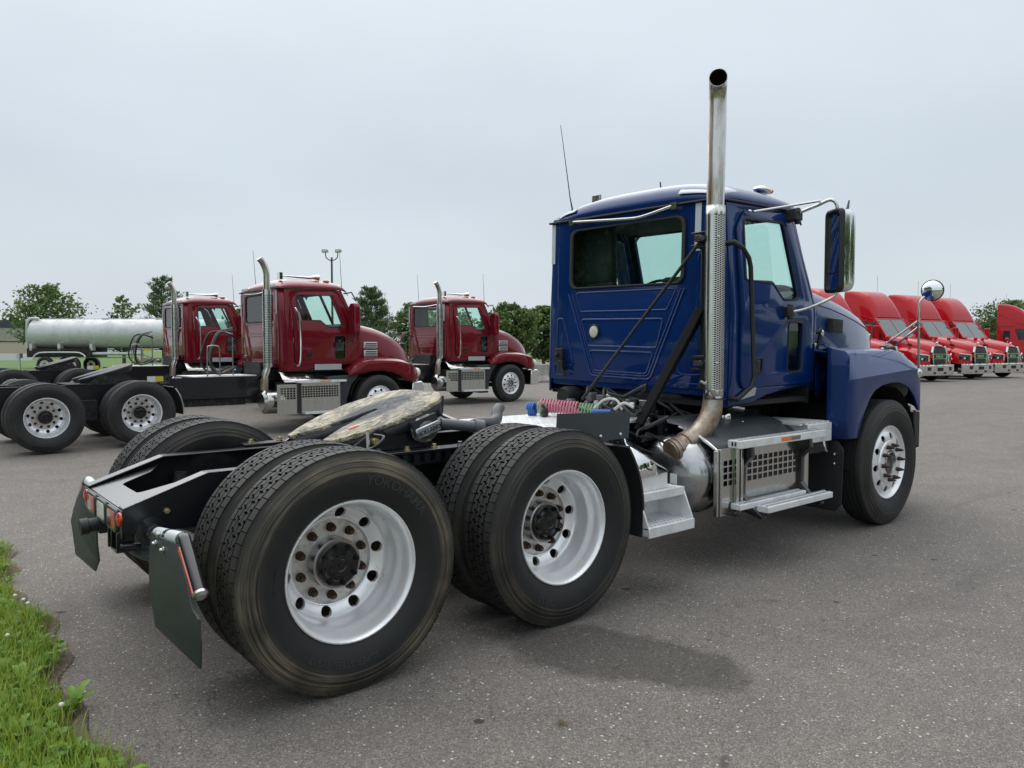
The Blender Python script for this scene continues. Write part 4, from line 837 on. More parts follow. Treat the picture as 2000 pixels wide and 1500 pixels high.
link('mirror_stub', MB().tube([(4.24, -1.33, 2.65), (4.25, -1.335, 2.72)], [.012, .006], 8).mesh('mirror_stub', 'cyl_grey'), mk)
mk.matrix_local = Matrix.Translation((4.18, -1.28, 0)) @ Matrix.Rotation(R(-32), 4, 'Z') @ Matrix.Translation((-4.18, 1.28, 0))
up = smooth_path([(4.10, -1.0, 2.66), (4.13, -1.15, 2.705), (4.15, -1.24, 2.735), (4.165, -1.285, 2.70), (4.17, -1.29, 2.64)], 5)
P('mirror_arm', MB().tube(up, .0135, 10), 'stainless'); P('mirror_arm', MB().tube([(3.50, -.975, 2.605), (4.13, -1.17, 2.735)], .009, 8), 'stainless')
P('mirror_arm', MB().tube(smooth_path([(4.00, -1.02, 1.86), (4.05, -1.10, 1.88), (4.12, -1.22, 1.935), (4.165, -1.28, 1.98), (4.17, -1.29, 2.02)], 5), .0125, 10), 'stainless')
P('mirror_bracket', MB().box(3.92, 4.02, -1.035, -.965, 1.82, 1.90).cyl((3.97, -1.02, 1.80), (3.97, -1.02, 1.92), .025, 10), 'black_plastic', bev=.008)
P('mirror_bracket', MB().box(4.03, 4.14, -1.02, -.90, 2.60, 2.69).cyl((4.09, -1.0, 2.57), (4.09, -1.0, 2.70), .022, 10), 'black_plastic', bev=.008)
P('mirror_bracket', MB().ball((3.47, -.965, 2.605), .022, .015, .014), 'stainless')
# round convex hood mirror on a pole
MR = Vector((5.83, -1.36, 2.10)); Mm = Matrix.Translation(MR) @ Matrix.Rotation(R(-84), 4, 'Z') @ Matrix.Rotation(R(3), 4, 'X')
hm = P('hood_mirror', MB().lathe([(.001, .045), (.05, .04), (.085, .020), (.098, 0), (.098, -.008), (.090, -.010)], 32, Mm), 'black_plastic')
link('mirror_glass', MB().lathe([(.091, -.008), (.08, -.018), (.065, -.027), (.045, -.035), (.025, -.040), (.001, -.042)], 32, Mm).mesh('mirror_glass', 'mirror_glass', 60), hm)
P('hood_mirror_arm', MB().tube(smooth_path([(5.84, -1.34, 2.05), (5.815, -1.29, 2.04), (5.80, -1.262, 1.97), (5.80, -1.258, 1.8), (5.82, -1.256, 1.50), (5.84, -1.252, 1.38)], 5), .011, 10), 'stainless')
P('hood_mirror_brace', MB().tube([(5.80, -1.26, 1.83), (5.77, -.97, 1.605)], .010, 8).tube([(5.805, -1.258, 1.77), (5.90, -1.0, 1.59)], .009, 8).box(5.73, 5.83, -1.0, -.93, 1.575, 1.592).cyl((5.80, -1.258, 1.81), (5.80, -1.258, 1.85), .016, 10).cyl((5.805, -1.258, 1.755), (5.805, -1.258, 1.785), .016, 10), 'stainless')
# ------------------------------------------------------------ exhaust
SX, SY, SR = 3.0, -.985, .063
sp_ = smooth_path([(SX, SY, 1.20), (SX, SY, 1.9), (SX+.003, SY, 2.6), (SX+.012, SY-.002, 3.05), (SX+.012, SY-.004, 3.26), (SX+.004, SY-.010, 3.36), (SX-.026, SY-.032, 3.428), (SX-.075, SY-.068, 3.445), (SX-.10, SY-.086, 3.447)], 8)
mb = MB(); mb.tube(sp_, SR, 32, cap=False); st = P('exhaust_stack', mb, 'exhaust_steel', ang=60); md = st.modifiers.new('s', 'SOLIDIFY'); md.thickness = .004; md.offset = -1
link('stack_inside', MB().tube([p for p in sp_[-22:-1]], SR-.006, 24, cap=False).mesh('stack_inside', 'soot_shade_black'), st)
ep = smooth_path([(SX, SY, 1.30), (SX-.003, SY, 1.17), (SX-.03, SY+.005, 1.07), (2.90, -.965, .985), (2.82, -.945, .925), (2.72, -.925, .875), (2.62, -.905, .84)], 5)
P('exhaust_elbow', MB().tube(ep, [.066+.010*min(1, i/8) for i in range(len(ep))], 24), 'tarnished_elbow', ang=60)
for t, w_, r_k in ((2.80, .03, .082), (2.765, .012, .086), (2.68, .012, .083), (2.645, .008, .086)):
    k = min(range(len(ep)), key=lambda i: abs(ep[i][0]-t)); d = (ep[min(k+1, len(ep)-1)]-ep[k-1]).normalized(); c = Vector(ep[k]); P('exhaust_clamp', MB().tube([c-d*w_, c+d*w_], r_k, 24), 'tarnished_elbow', ang=30)
P('clamp_bolts', MB().tube(smooth_path([(2.72, -.99, .82), (2.76, -1.01, .79), (2.83, -1.02, .80), (2.86, -.98, .87)]), .007, 6).cyl((2.74, -1.02, .80), (2.80, -1.03, .79), .012, 8), 'rusty_steel')
# heat shield: half shell with three stretches of slots, open
r = .0745; a0, a1 = R(-200), R(-12); z0, z1 = 1.20, 2.585
cols = [a0, a0+R(16), a0+R(32), a0+R(46), R(-142)]
ca = [R(-142)]; 
for i in range(8): ca += [ca[-1]+R(10.6), ca[-1]+R(10.6)+R(3.4)]
allc = cols[:-1]+ca+[a1]
nr = 78; rz = [z0, z0+.07]; ph = (z1-z0-.14)/nr
for i in range(nr): rz += [z0+.07+i*ph+ph*.46, z0+.07+(i+1)*ph]
rz += [z1]
V = [(SX+r*cos(a), SY+r*sin(a), z) for z in rz for a in allc]; nc = len(allc); F = []
for i in range(len(rz)-1):
    for j in range(nc-1):
        c = j-(len(cols)-1); hole = False
        if 0 <= c < 16 and c % 2 == 0 and 1 <= i < len(rz)-2:
            hole = (i % 2 == 0)
            if (c//2) % 2: hole = (i % 2 == 1)
        if hole: continue
        F.append((i*nc+j, i*nc+j+1, (i+1)*nc+j+1, (i+1)*nc+j))
hs = P('heat_shield', MB().add(V, F), 'stainless', ang=60); md = hs.modifiers.new('s', 'SOLIDIFY'); md.thickness = .003
P('slot_shade_sleeve', MB().tube([(SX, SY, 1.24), (SX, SY, 2.56)], .0695, 24, cap=False), 'soot_shade_black')  # black sleeve added behind the slots to stand for the shade there
for z in (2.36, 1.46):
    link('shield_screw', MB().ball((SX+r*cos(R(-125)), SY+r*sin(R(-125)), z), .009, nu=10, nv=6).mesh('shield_screw', 'zinc'), hs)
    P('stack_clamp', MB().lathe([(.067, .010), (.067, -.010)], 24, Matrix.Translation((SX, SY, z)) @ Matrix.Rotation(pi/2, 4, 'X')).box(2.93, 3.04, -.93, -.86, z-.02, z+.02), 'rusty_steel')
    P('stack_bracket', MB().box(2.97, 3.10, -.925, -.80, z+.035, z+.055).box(2.97, 3.10, -.925, -.80, z-.055, z-.035).cyl((2.98, -.89, z), (2.93, -.93, z), .022, 8), 'black_frame_paint', bev=.004)
P('stack_clamp', MB().lathe([(.0665, .014), (.069, 0), (.0665, -.014)], 24, Matrix.Translation((SX, SY, 2.545)) @ Matrix.Rotation(pi/2, 4, 'X')), 'rusty_steel'); P('stack_clamp', MB().lathe([(.066, .012), (.070, 0), (.066, -.012)], 24, Matrix.Translation((SX, SY, 1.31)) @ Matrix.Rotation(pi/2, 4, 'X')).cyl((2.93, -.97, 1.31), (2.90, -.95, 1.33), .01, 6), 'brushed_aluminium')
P('stack_post', MB().box(3.035, 3.125, -.90, -.84, 1.26, 2.37), 'black_frame_paint', bev=.006)
P('cab_brace', MB().tube([(2.985, -.89, 2.365), (2.97, -.84, 2.30), (2.80, .13, 1.17), (2.80, .15, 1.15)], [.016, .0125, .0125, .012], 10), 'black_plastic')
P('stack_support', MB().bar((3.04, -.84, 1.86), (2.76, -.50, 1.0), .065, .04, up=(1, 0, .3)).bar((3.06, -.82, 1.80), (2.78, -.46, .95), .04, .05, up=(1, 0, .3)), 'soot_shade_black', bev=.004)
# ------------------------------------------------------------ after-treatment drum, cover, steps
dr_ = []
for x, q in ((2.62, .05), (2.63, .15), (2.66, .23), (2.71, .272), (2.78, .285), (3.0, .287), (3.95, .287), (4.0, .25)): dr_.append([(x, -.86+q*cos(a), .665+q*sin(a)*1.0) for a in np.linspace(0, 2*pi, 41)[:-1]])
P('muffler_drum', MB().loft(dr_), 'drum_steel', ang=50)
P('muffler_strap', MB().lathe([(.291, .0), (.296, .0), (.296, .035), (.291, .035)], 48, Matrix.Translation((2.90, -.86, .665)) @ Matrix.Rotation(-pi/2, 4, 'Z')), 'black_frame_paint')
P('muffler_tag', MB().box(2.612, 2.615, -.97, -.91, .62, .69), 'sticker_white')
cv = [[(x, -1.165, .868), (x, -1.10, .895), (x, -.98, .965), (x, -.86, 1.005), (x, -.72, 1.02), (x, -.70, 1.05)] for x in (2.82, 3.2, 3.6, 3.98)]
co = P('muffler_cover', MB().loft(cv, cap=False, ringclosed=False), 'grey_fender_poly', ang=30); co.modifiers.new('s', 'SOLIDIFY').thickness = .004
for x in (2.98, 3.5): link('cover_screw', MB().ball((x, -.90, .998), .014, .014, .008, 10, 6).mesh('cover_screw', 'zinc'), co)
P('cover_backing', MB().box(2.78, 4.05, -.70, -.66, .90, 1.06), 'black_frame_paint')
ar_ = [[(x, -1.13+.0, .86), (x, -.98, .945), (x, -.84, .98)] for x in (2.76, 2.80)]
P('cover_end_trim', MB().tube([(2.80, -1.17, .62), (2.80, -1.165, .86), (2.80, -1.09, .905), (2.80, -.97, .97), (2.80, -.84, 1.0)], .012, 8), 'stainless')
def grid_panel(name, x0, x1, z0, z1, hx0, hx1, hz0, hz1, nxh, nzh, y, M=None):
    holes = []; dx = (hx1-hx0)/nxh; dz = (hz1-hz0)/nzh
    for i in range(nxh):
        for j in range(nzh): holes.append(rpoly([(hx0+i*dx+.12*dx, hz0+j*dz+.12*dz), (hx0+(i+1)*dx-.12*dx, hz0+j*dz+.12*dz), (hx0+(i+1)*dx-.12*dx, hz0+(j+1)*dz-.12*dz), (hx0+i*dx+.12*dx, hz0+(j+1)*dz-.12*dz)], .005, 2))
    return plate_mesh(name, [(x0, z0), (x1, z0), (x1, z1), (x0, z1)], holes, .004, SIDE(y), 'stainless')
P('guard_panel', grid_panel('guard_panel', 3.02, 4.03, .42, .865, 3.03, 3.93, .60, .79, 13, 4, -1.16), None)
P('guard_panel', grid_panel('guard_panel', 2.815, 3.02, .40, .872, 2.84, 3.02, .60, .79, 3, 4, -1.185), None)
P('guard_hole_shade', MB().box(2.83, 4.0, -1.1560, -1.1530, .45, .86), 'under_dark')  # dark sheet added close behind the panels so their holes look shaded
P('guard_rib', MB().box(2.795, 2.815, -1.20, -1.17, .40, .87).box(2.755, 2.775, -1.20, -1.17, .405, .86).box(2.76, 2.81, -1.18, -1.175, .405, .86), 'stainless', bev=.003)
P('guard_rib', MB().box(2.965, 3.0, -1.215, -1.188, .41, .868).box(3.02, 3.05, -1.215, -1.17, .40, .87), 'stainless', bev=.003)
mb = MB()
def hanger(x):
    return plate_mesh('step_hanger', rpoly([(1.13, .88), (1.25, .88), (1.26, .80), (1.19, .72), (1.185, .52), (1.24, .46), (1.36, .38), (1.34, .365), (1.13, .42)], .015), [], .05, REAR(x), 'black_frame_paint', .004)
P('step_hanger', hanger(3.10), None); P('step_hanger', hanger(3.90), None)
P('step_hanger', plate_mesh('step_hanger', rpoly([(1.10, .86), (1.17, .86), (1.18, .52), (1.20, .42), (1.27, .39), (1.10, .40)], .01), [], .03, REAR(2.93), 'black_frame_paint', .003), None)
def step(name, x0, x1, y0, y1, z, h=.045, teeth=True, mat='brushed_aluminium'):
    o = P(name, MB().box(x0, x1, y0, y1, z-h, z), 'white_tread_metal', bev=.004)
    if teeth:
        n = int((x1-x0)/.033); me_ = MB()
        tm = MB().box(-.009, .009, -.008, .008, 0, .006).mesh('grip_tooth', 'brushed_aluminium')
        rows = 2 if y1-y0 < .11 else 3
        for i in range(n):
            for j in range(rows): link('grip_tooth', tm, o, Matrix.Translation((x0+.02+i*.033+(.012 if j % 2 else 0), y0+(y1-y0)*(j+.5)/rows, z)))
    return o
s0 = step('upper_step', 2.925, 4.09, -1.275, -1.165, .925, .055)
link('step_sticker', MB().box(3.44, 3.57, -1.2775, -1.2755, .882, .912).mesh('step_sticker', 'sticker_orange'), s0); link('step_sticker', MB().box(3.57, 3.70, -1.2775, -1.2755, .882, .912).mesh('step_sticker', 'sticker_grey'), s0)
link('end_slot', MB().box(2.921, 2.926, -1.235, -1.223, .885, .912).box(2.921, 2.926, -1.21, -1.198, .885, .912).mesh('end_slot', 'under_dark'), s0)
step('lower_step', 3.10, 4.0, -1.385, -1.29, .458, .045); step('lower_inner_step', 2.93, 3.80, -1.275, -1.19, .478, .040)
# battery box with ribbed top
bb = P('battery_box', MB().box(4.06, 4.44, -1.14, -.62, .80, .955), 'white_tread_metal', bev=.006)
for i in range(6): link('lid_rib', MB().box(3.94+i*.085, 3.975+i*.085, -1.135, -.63, .955, .968).mesh('lid_rib', 'white_tread_metal'), bb)
P('battery_tray', MB().box(3.95, 4.43, -1.12, -.62, .70, .80), 'black_plastic', bev=.02)
link('toggle_latch', MB().box(4.25, 4.28, -1.165, -1.14, .80, .86).cyl((4.265, -1.165, .87), (4.265, -1.15, .87), .022, 10).tube([(4.265, -1.165, .80), (4.28, -1.17, .74), (4.30, -1.17, .725)], .010, 8).mesh('toggle_latch', 'chrome'), bb)
# chrome sloped box lid and cast step box behind the rear wheel guard
lid = MB(); lid.add([(1.985, -1.03, 1.03), (2.06, -.90, 1.03), (2.36, -1.0, .79), (2.31, -1.14, .765), (2.02, -1.15, .745), (1.975, -1.09, .92)], [(0, 1, 2, 3, 4, 5)])
lo = P('sloped_lid', lid, 'chrome', ang=20); md = lo.modifiers.new('s', 'SOLIDIFY'); md.thickness = .012; md.offset = -1
P('lid_handle', MB().tube(smooth_path([(2.09, -1.12, .835), (2.11, -1.13, .80), (2.15, -1.13, .79), (2.18, -1.10, .81)]), .006, 6), 'black_gloss')
sb = P('side_step', MB().box(2.02, 2.31, -1.13, -.78, .655, .755), 'white_tread_metal', bev=.004)
mb = MB()
L0, L1 = 1.985, 2.44
mb.prism([(-1.16, .655), (-.80, .655), (-.80, .40), (-1.245, .40), (-1.245, .455)], L0, L0+.012, 'x'); mb.prism([(-1.16, .655), (-.80, .655), (-.80, .40), (-1.245, .40), (-1.245, .455)], L1-.012, L1, 'x')
mb.box(L0, L1, -1.165, -.80, .640, .655); mb.box(L0, L1, -1.170, -1.158, .600, .655); mb.box(L0, L1, -1.245, -.80, .440, .452); mb.box(L0, L1, -1.252, -1.240, .390, .455); mb.box(L0, L1, -.95, -.94, .44, .65)
link('step_frame', mb.mesh('step_frame', 'white_tread_metal'), sb).modifiers.new('b', 'BEVEL').width = .003
tm = MB().cyl((0, 0, 0), (0, 0, .004), .006, 8).mesh('grip_stud', 'brushed_aluminium')
for i in range(12):
    for j in range(4):
        link('grip_stud', tm, sb, Matrix.Translation((2.01+i*.036, -1.14+j*.045, .655)))
        link('grip_stud', tm, sb, Matrix.Translation((2.01+i*.036, -1.22+j*.045, .452)))
P('step_arm', MB().box(1.70, 1.99, -1.0, -.96, .40, .43), 'brushed_aluminium')
# ------------------------------------------------------------ hoses and clutter behind the cab
def coil(name, a, b, rad, n, r, mat, seg=14, squash=1.0):
    a, b = Vector(a), Vector(b); d = (b-a); L = d.length; d.normalize(); x = d.cross(Vector((0, 0, 1))).normalized(); y = x.cross(d); pts = []
    for i in range(n*seg+1):
        t = i/(n*seg); an = 2*pi*n*t; pts.append(a+d*L*t+x*rad*cos(an)+y*rad*squash*sin(an)+Vector((0, 0, random.uniform(-.0015, .0015))))
    return P(name, MB().tube(pts, r, 7), mat, ang=60)
coil('coiled_air_hose', (2.44, .255, 1.112), (2.62, .005, 1.092), .050, 13, .0075, 'hose_pink')
coil('coiled_air_hose', (2.42, .39, 1.073), (2.45, .34, 1.072), .050, 4, .0085, 'hose_blue')
coil('coiled_cable', (2.66, .04, 1.08), (2.76, -.10, 1.07), .050, 7, .0085, 'hose_green'); coil('coiled_cable', (2.45, .30, 1.082), (2.50, .24, 1.08), .055, 3, .0085, 'hose_green')
P('hose_coupling', MB().tube([(2.60, -.16, 1.075), (2.66, -.30, 1.08)], [.024, .020], 12), 'hose_blue'); P('hose_coupling', MB().tube([(2.58, -.22, 1.06), (2.66, -.42, 1.065)], [.016, .014], 10), 'hose_pink')
P('hose_ends', MB().tube(smooth_path([(2.66, -.12, 1.10), (2.70, -.2, 1.17), (2.72, -.3, 1.17), (2.72, -.36, 1.10)]), .010, 8).tube(smooth_path([(2.7, -.3, 1.10), (2.72, -.38, 1.15), (2.74, -.46, 1.12)]), .012, 8), 'hose_white')
P('hose_tie', MB().tube(smooth_path([(2.40, .20, 1.12), (2.42, .17, 1.05), (2.40, .19, 1.03), (2.44, .21, 1.04)]), .012, 8).ball((2.41, .18, 1.06), .03, .02, .04, 10, 6), 'black_plastic')
mb = MB(); rr = random.Random(3)
for i in range(34):
    a = Vector((rr.uniform(2.75, 3.2), rr.uniform(-.62, .45), rr.uniform(.95, 1.20))); b = a+Vector((rr.uniform(-.12, .2), rr.uniform(-.3, .3), rr.uniform(-.12, .12))); c = b+Vector((rr.uniform(-.1, .1), rr.uniform(-.15, .15), rr.uniform(-.2, .05)))
    mb.tube(smooth_path([a, b, c], 5), rr.uniform(.006, .016), 7)
P('air_lines', mb, 'black_plastic', ang=60)
mb = MB()
for i in range(16):
    a = Vector((rr.uniform(2.8, 3.15), rr.uniform(-.45, .35), rr.uniform(1.0, 1.16))); mb.box(a.x, a.x+rr.uniform(.03, .09), a.y, a.y+rr.uniform(.03, .09), a.z, a.z+rr.uniform(.03, .07))
o = P('valve_blocks', mb, 'cyl_grey', bev=.008); o['kind'] = 'stuff'
P('valve_body', MB().cyl((2.92, .02, 1.12), (2.95, -.04, 1.19), .036, 12).box(2.98, 3.05, -.42, -.30, 1.06, 1.16), 'hub_steel', bev=.006)
P('valve_body', MB().box(2.90, 2.98, -.42, -.34, .96, 1.03), 'sticker_white', bev=.006); P('valve_body', MB().cyl((2.84, -.33, 1.13), (2.86, -.36, 1.13), .02, 10), 'sticker_white', bev=.006)
P('gearbox', MB().prism([(2.6, .5), (3.3, .5), (3.5, 1.0), (3.2, 1.1), (2.7, .95)], -.28, .28), 'under_dark', bev=.03)
mb = MB()
for i in range(20):
    y = -.62-rr.uniform(0, .25); x = rr.uniform(2.35, 2.95); z = rr.uniform(.6, 1.05); mb.tube(smooth_path([(x, y, z), (x+.1, y+.06, z+rr.uniform(-.04, .04)), (x+.28, y+.02, z+rr.uniform(-.1, .1))], 4), rr.uniform(.006, .014), 6)
P('air_lines', mb, 'black_plastic', ang=60)
mb = MB()
for i in range(26): 
    x, z = rr.uniform(2.3, 3.0), rr.uniform(.62, 1.08); mb.box(x, x+.03, -.455, -.44, z, z+.008)
P('cable_ties', mb, 'hub_steel')
P('turbo_pipe', MB().tube(smooth_path([(3.45, -.75, 1.02), (3.52, -.72, 1.08), (3.62, -.70, 1.10), (3.75, -.72, 1.08)]), .045, 14).ball((3.42, -.80, 1.03), .05, .05, .06), 'chrome')
# ------------------------------------------------------------ other trucks
def copy_tree(o, parent=None):
    c = o.copy(); COL.objects.link(c)
    if parent: c.parent = parent
    for ch in list(o.children): copy_tree(ch, c)
    return c
GT = 'maroon day cab tractors parked in rows behind the blue one'
MA = empty('day_cab_tractor', (0, 0, 0), label='maroon day cab tractor nearest behind the blue one, full side in view left of centre', cat='truck', group=GT)
def PM(name, mb, mat, parent=None, **k): return part(name, mb, mat, parent or MA, **k)
CPm, _, mfx, mxr, mdr, mrw = build_cab(MA, 'maroon_paint', x0=3.80, sx=1.23, tilt=0, near=True)
WS = .93; WR = RW*WS
for x in (0, 1.32):
    wheel(MA, 'dual', (x, -1.20, WR), sc=WS, tyre_kind='far', rot=.3+x); wheel(MA, 'inner', (x, -.87, WR), sc=WS, tyre_kind='far', rimname='inner_wheel')
    wheel(MA, 'dual', (x, 1.20, WR), True, sc=WS, tyre_kind='far', nuts=False); wheel(MA, 'inner', (x, .87, WR), True, sc=WS, tyre_kind='far', rimname='inner_wheel')
wheel(MA, 'steer', (5.70, -1.20, WR), sc=WS, tyre_kind='far'); wheel(MA, 'steer', (5.70, 1.20, WR), True, sc=WS, tyre_kind='far', nuts=False)
for s in (-1, 1):
    PM('frame_rail', MB().prism([(-.9, .80), (-.9, .93), (-.7, .96), (6.6, .96), (6.6, .68), (-.6, .68)], s*.43-.004, s*.43+.004).box(-.7, 6.6, min(s*.43, s*.35), max(s*.43, s*.35), .952, .962), 'black_frame_paint')
PM('chassis_underside', MB().tube([(0, -1.0, WR), (0, 1.0, WR)], .08).tube([(1.32, -1.0, WR), (1.32, 1.0, WR)], .08).tube([(5.7, -1.0, .45), (5.7, 1.0, .45)], .06).ball((0, 0, WR), .24).ball((1.32, 0, WR), .24).box(3.6, 6.4, -.40, .40, .55, 1.3).tube([(1.4, 0, .55), (4, 0, .7)], .06).box(.50, .80, -.62, -.44, .40, .72).box(1.9, 3.3, -.42, .42, .52, .68).box(-.9, -.86, -.42, .42, .7, .92), 'under_dark')
PM('deck_plate', MB().box(2.35, 3.55, -.46, .46, 1.045, 1.06), 'white_tread_metal'); PM('deck_side', MB().box(1.95, 3.55, -.47, -.445, .66, 1.04), 'black_frame_paint')
PM('rating_label', MB().box(1.60, 1.86, -.452, -.446, .99, 1.08), 'sticker_yellow'); PM('rating_label', MB().box(1.60, 1.73, -.456, -.4525, .99, 1.08), 'sticker_white')
fwm = part('fifth_wheel', plate_mesh('fifth_wheel', out, [], .035, Matrix.Identity(4), 'charcoal_poly', .006), None, MA, M=Matrix.Translation((1.03, 0, 1.16)) @ Matrix.Rotation(R(-17), 4, 'Y'))
link('plate_skirt', MB().loft([[(x, y, -.012) for x, y in wall], [(x*.95, y*.95, -.085) for x, y in wall]], cap=False).mesh('plate_skirt', 'charcoal_poly'), fwm)
PM('slide_base', MB().prism([(.7, .96), (1.5, .96), (1.3, 1.12), (.9, 1.12)], -.42, -.39).prism([(.7, .96), (1.5, .96), (1.3, 1.12), (.9, 1.12)], .39, .42).box(.4, 1.8, -.46, .46, .963, .98), 'under_dark')
for s in (-1, 1):
    rg = [[(1.32+r*cos(a), s*y, WR+r*sin(a)) for r, y in ((.625, 1.19), (.625, .60), (.64, .60), (.64, 1.19))] for a in np.linspace(R(-5), R(40), 10)]
    PM('wheel_guard', MB().loft(rg), 'black_plastic'); PM('guard_edge', MB().tube([(1.32+.64*cos(a), s*1.19, WR+.64*sin(a)) for a in np.linspace(R(-5), R(36), 8)], .012, 8), 'stainless')
# hood
HM = [(5.36, .90, 1.90, 2.06, .94, 1.10), (5.55, .885, 1.885, 2.05, .93, 1.2), (5.85, .85, 1.82, 2.0, .91, 1.2), (6.15, .80, 1.72, 1.91, .88, 1.2), (6.4, .74, 1.60, 1.80, .84, 1.15), (6.6, .68, 1.46, 1.68, .78, 1.1), (6.75, .61, 1.30, 1.54, .70, 1.0), (6.84, .54, 1.12, 1.38, .62, .95), (6.87, .50, 1.0, 1.2, .58, .9)]
rg = []
for x, w_, zc, zt, wb, zb in HM:
    h = [(wb, zb), (wb-.003, zb+.4*(zc-zb)), (w_+.01, zc-.02), (w_, zc), (w_*.93, zc+.5*(zt-zc)), (w_*.75, zc+.85*(zt-zc)), (w_*.35, zt)]
    rg.append([(x, -a, b) for a, b in h]+[(x, a, b) for a, b in h[::-1]])
PM('hood', MB().loft(rg, cap=False, ringclosed=False), 'maroon_paint', ang=50).modifiers.new('s', 'SOLIDIFY').thickness = .012
PM('grille', MB().add([(6.88, y, z) for x, y, z in rg[-1]], [tuple(range(len(rg[-1])))]), 'grill_mesh')
mfr = []
for x, zb, zc, yo in ((5.04, 1.02, 1.06, 1.16), (5.16, 1.04, 1.17, 1.18), (5.32, 1.06, 1.28, 1.185), (5.50, 1.10, 1.32, 1.19), (5.75, 1.115, 1.32, 1.19), (6.0, 1.08, 1.31, 1.19), (6.2, 1.0, 1.29, 1.19), (6.3, .90, 1.27, 1.19), (6.5, .885, 1.22, 1.18), (6.65, .885, 1.12, 1.12), (6.76, .885, 1.02, 1.0), (6.84, .885, .98, .80)):
    mfr.append([(x, -yo, zb), (x, -yo-.0, (zb+zc)/2), (x, -yo+.02, zc), (x, -yo+.10, zc+.045), (x+.02, -.70 if x < 6.7 else -.5, min(zc+.11, 1.5))])
for s in (-1, 1):
    rr_ = [[(x, y*(-s), z) for x, y, z in r] for r in mfr]; fo = PM('front_fender', MB().loft(rr_, cap=False, ringclosed=False), 'maroon_paint', ang=35); fo.modifiers.new('s', 'SOLIDIFY').thickness = .02
    PM('lower_fender', MB().prism([(4.62, 1.02), (5.30, 1.05), (5.12, .86), (5.02, .60), (4.98, .28), (4.72, .28), (4.66, .8)], s*1.15-.02*s, s*.75), 'charcoal_poly', bev=.015)
    lin = [[(5.70+.60*cos(a), s*y, .58+.56*sin(a)) for y in (1.15, .62)] for a in np.linspace(R(0), R(175), 16)]
    PM('wheel_well_liner', MB().loft(lin, cap=False, ringclosed=False), 'under_dark')
    for k, z0 in ((0, 1.56), (1, 1.40)):
        yh = .95
        ho = PM('hood_vent', MB().box(5.50, 5.80, min(s*yh, s*(yh-.05)), max(s*yh, s*(yh-.05)), z0, z0+.125), 'bright_silver', bev=.005)
        for j in range(3): link('vent_slot', MB().box(5.515+.01*j, 5.785, min(s*(yh+.0), s*(yh+.006)), max(s*(yh), s*(yh+.006)), z0+.016+j*.036, z0+.036+j*.036).mesh('vent_slot', 'window_dark'), ho)
    PM('headlight', MB().ball((6.68, s*1.02, 1.06), .09, .10, .10), 'lens_clear')
    PM('cowl_panel', MB().box(5.28, 5.40, min(s*.6, s*.93), max(s*.6, s*.93), 1.15, 1.95), 'seal_rubber')
PM('bumper', MB().prism([(6.50, .45), (6.53, .86), (6.76, .88), (6.82, .80), (6.80, .45)], -1.12, 1.12), 'chrome', bev=.02)
# exhaust
ex = smooth_path([(3.42, -1.0, .80), (3.44, -1.0, 1.05), (3.50, -1.0, 1.30), (3.50, -1.0, 2.0), (3.50, -1.0, 2.75), (3.49, -1.0, 2.95), (3.44, -1.0, 3.08), (3.37, -1.0, 3.17)], 6)
PM('exhaust_stack', MB().tube(ex, .058, 18), 'exhaust_steel', ang=60); PM('heat_shield', MB().lathe([(.082, 0), (.082, 1.40)], 28, Matrix.Translation((3.50, -1.0, 1.22)) @ Matrix.Rotation(pi/2, 4, 'X')), 'stainless')
mb = MB()
for i in range(40):
    for j in range(9):
        a = R(-165)+j*R(18)+(R(9) if i % 2 else 0); z = 1.30+i*.031; mb.box(-.003, .003, -.010, .010, -.006, .006, Matrix.Translation((3.5+.083*cos(a), -1.0+.083*sin(a), z)) @ Matrix.Rotation(a, 4, 'Z'))
o = PM('shield_perforations', mb, 'window_dark'); o['kind'] = 'stuff'
PM('exhaust_joint', MB().tube([(3.42, -1.0, .80), (3.43, -1.0, 1.0)], .075, 18), 'tarnished_elbow')
PM('muffler_drum', MB().tube([(3.42, -.85, .58), (3.47, -.85, .58), (3.9, -.85, .58)], [.16, .22, .23], 24), 'stainless')
PM('guard_panel', grid_panel('guard_panel', 4.05, 4.86, .35, .93, 4.08, 4.83, .64, .86, 14, 5, -1.14), None); PM('guard_panel', grid_panel('guard_panel', 3.60, 4.02, .35, .90, 3.66, 3.96, .62, .84, 5, 5, -1.14), None)
PM('guard_box', MB().box(3.80, 4.84, -1.10, -.60, .38, .92), 'under_dark'); PM('tank_strap', MB().box(3.99, 4.06, -1.17, -1.13, .36, .95), 'black_frame_paint')
cv = [[(x, -1.13, .94), (x, -1.02, .99), (x, -.92, 1.10), (x, -.78, 1.14)] for x in (3.76, 4.2, 4.78)]
PM('muffler_cover', MB().loft(cv, cap=False, ringclosed=False), 'stainless').modifiers.new('s', 'SOLIDIFY').thickness = .01
PM('upper_step', MB().box(3.95, 4.95, -1.24, -1.13, .925, .965), 'white_tread_metal'); PM('lower_step', MB().box(4.10, 4.95, -1.24, -1.13, .34, .375), 'white_tread_metal'); PM('step_sticker', MB().box(4.40, 4.62, -1.245, -1.24, .935, .955), 'sticker_orange')
PM('engine_side', MB().box(4.1, 4.9, -.7, -.5, .95, 1.15), 'under_dark'); PM('amber_box', MB().box(4.15, 4.35, -.78, -.7, 1.10, 1.17), 'lens_amber')
CPm('sill_plate', MB().box(4.42, 4.98, -.985, -.972, 1.15, 1.26), 'brushed_aluminium')
PM('grab_handle', MB().tube(smooth_path([(4.02, -1.0, 2.31), (4.03, -1.05, 2.28), (4.10, -1.06, 2.10), (4.11, -1.06, 1.50), (4.09, -1.05, 1.28), (4.06, -1.0, 1.24)], 5), .018, 8), 'chrome')
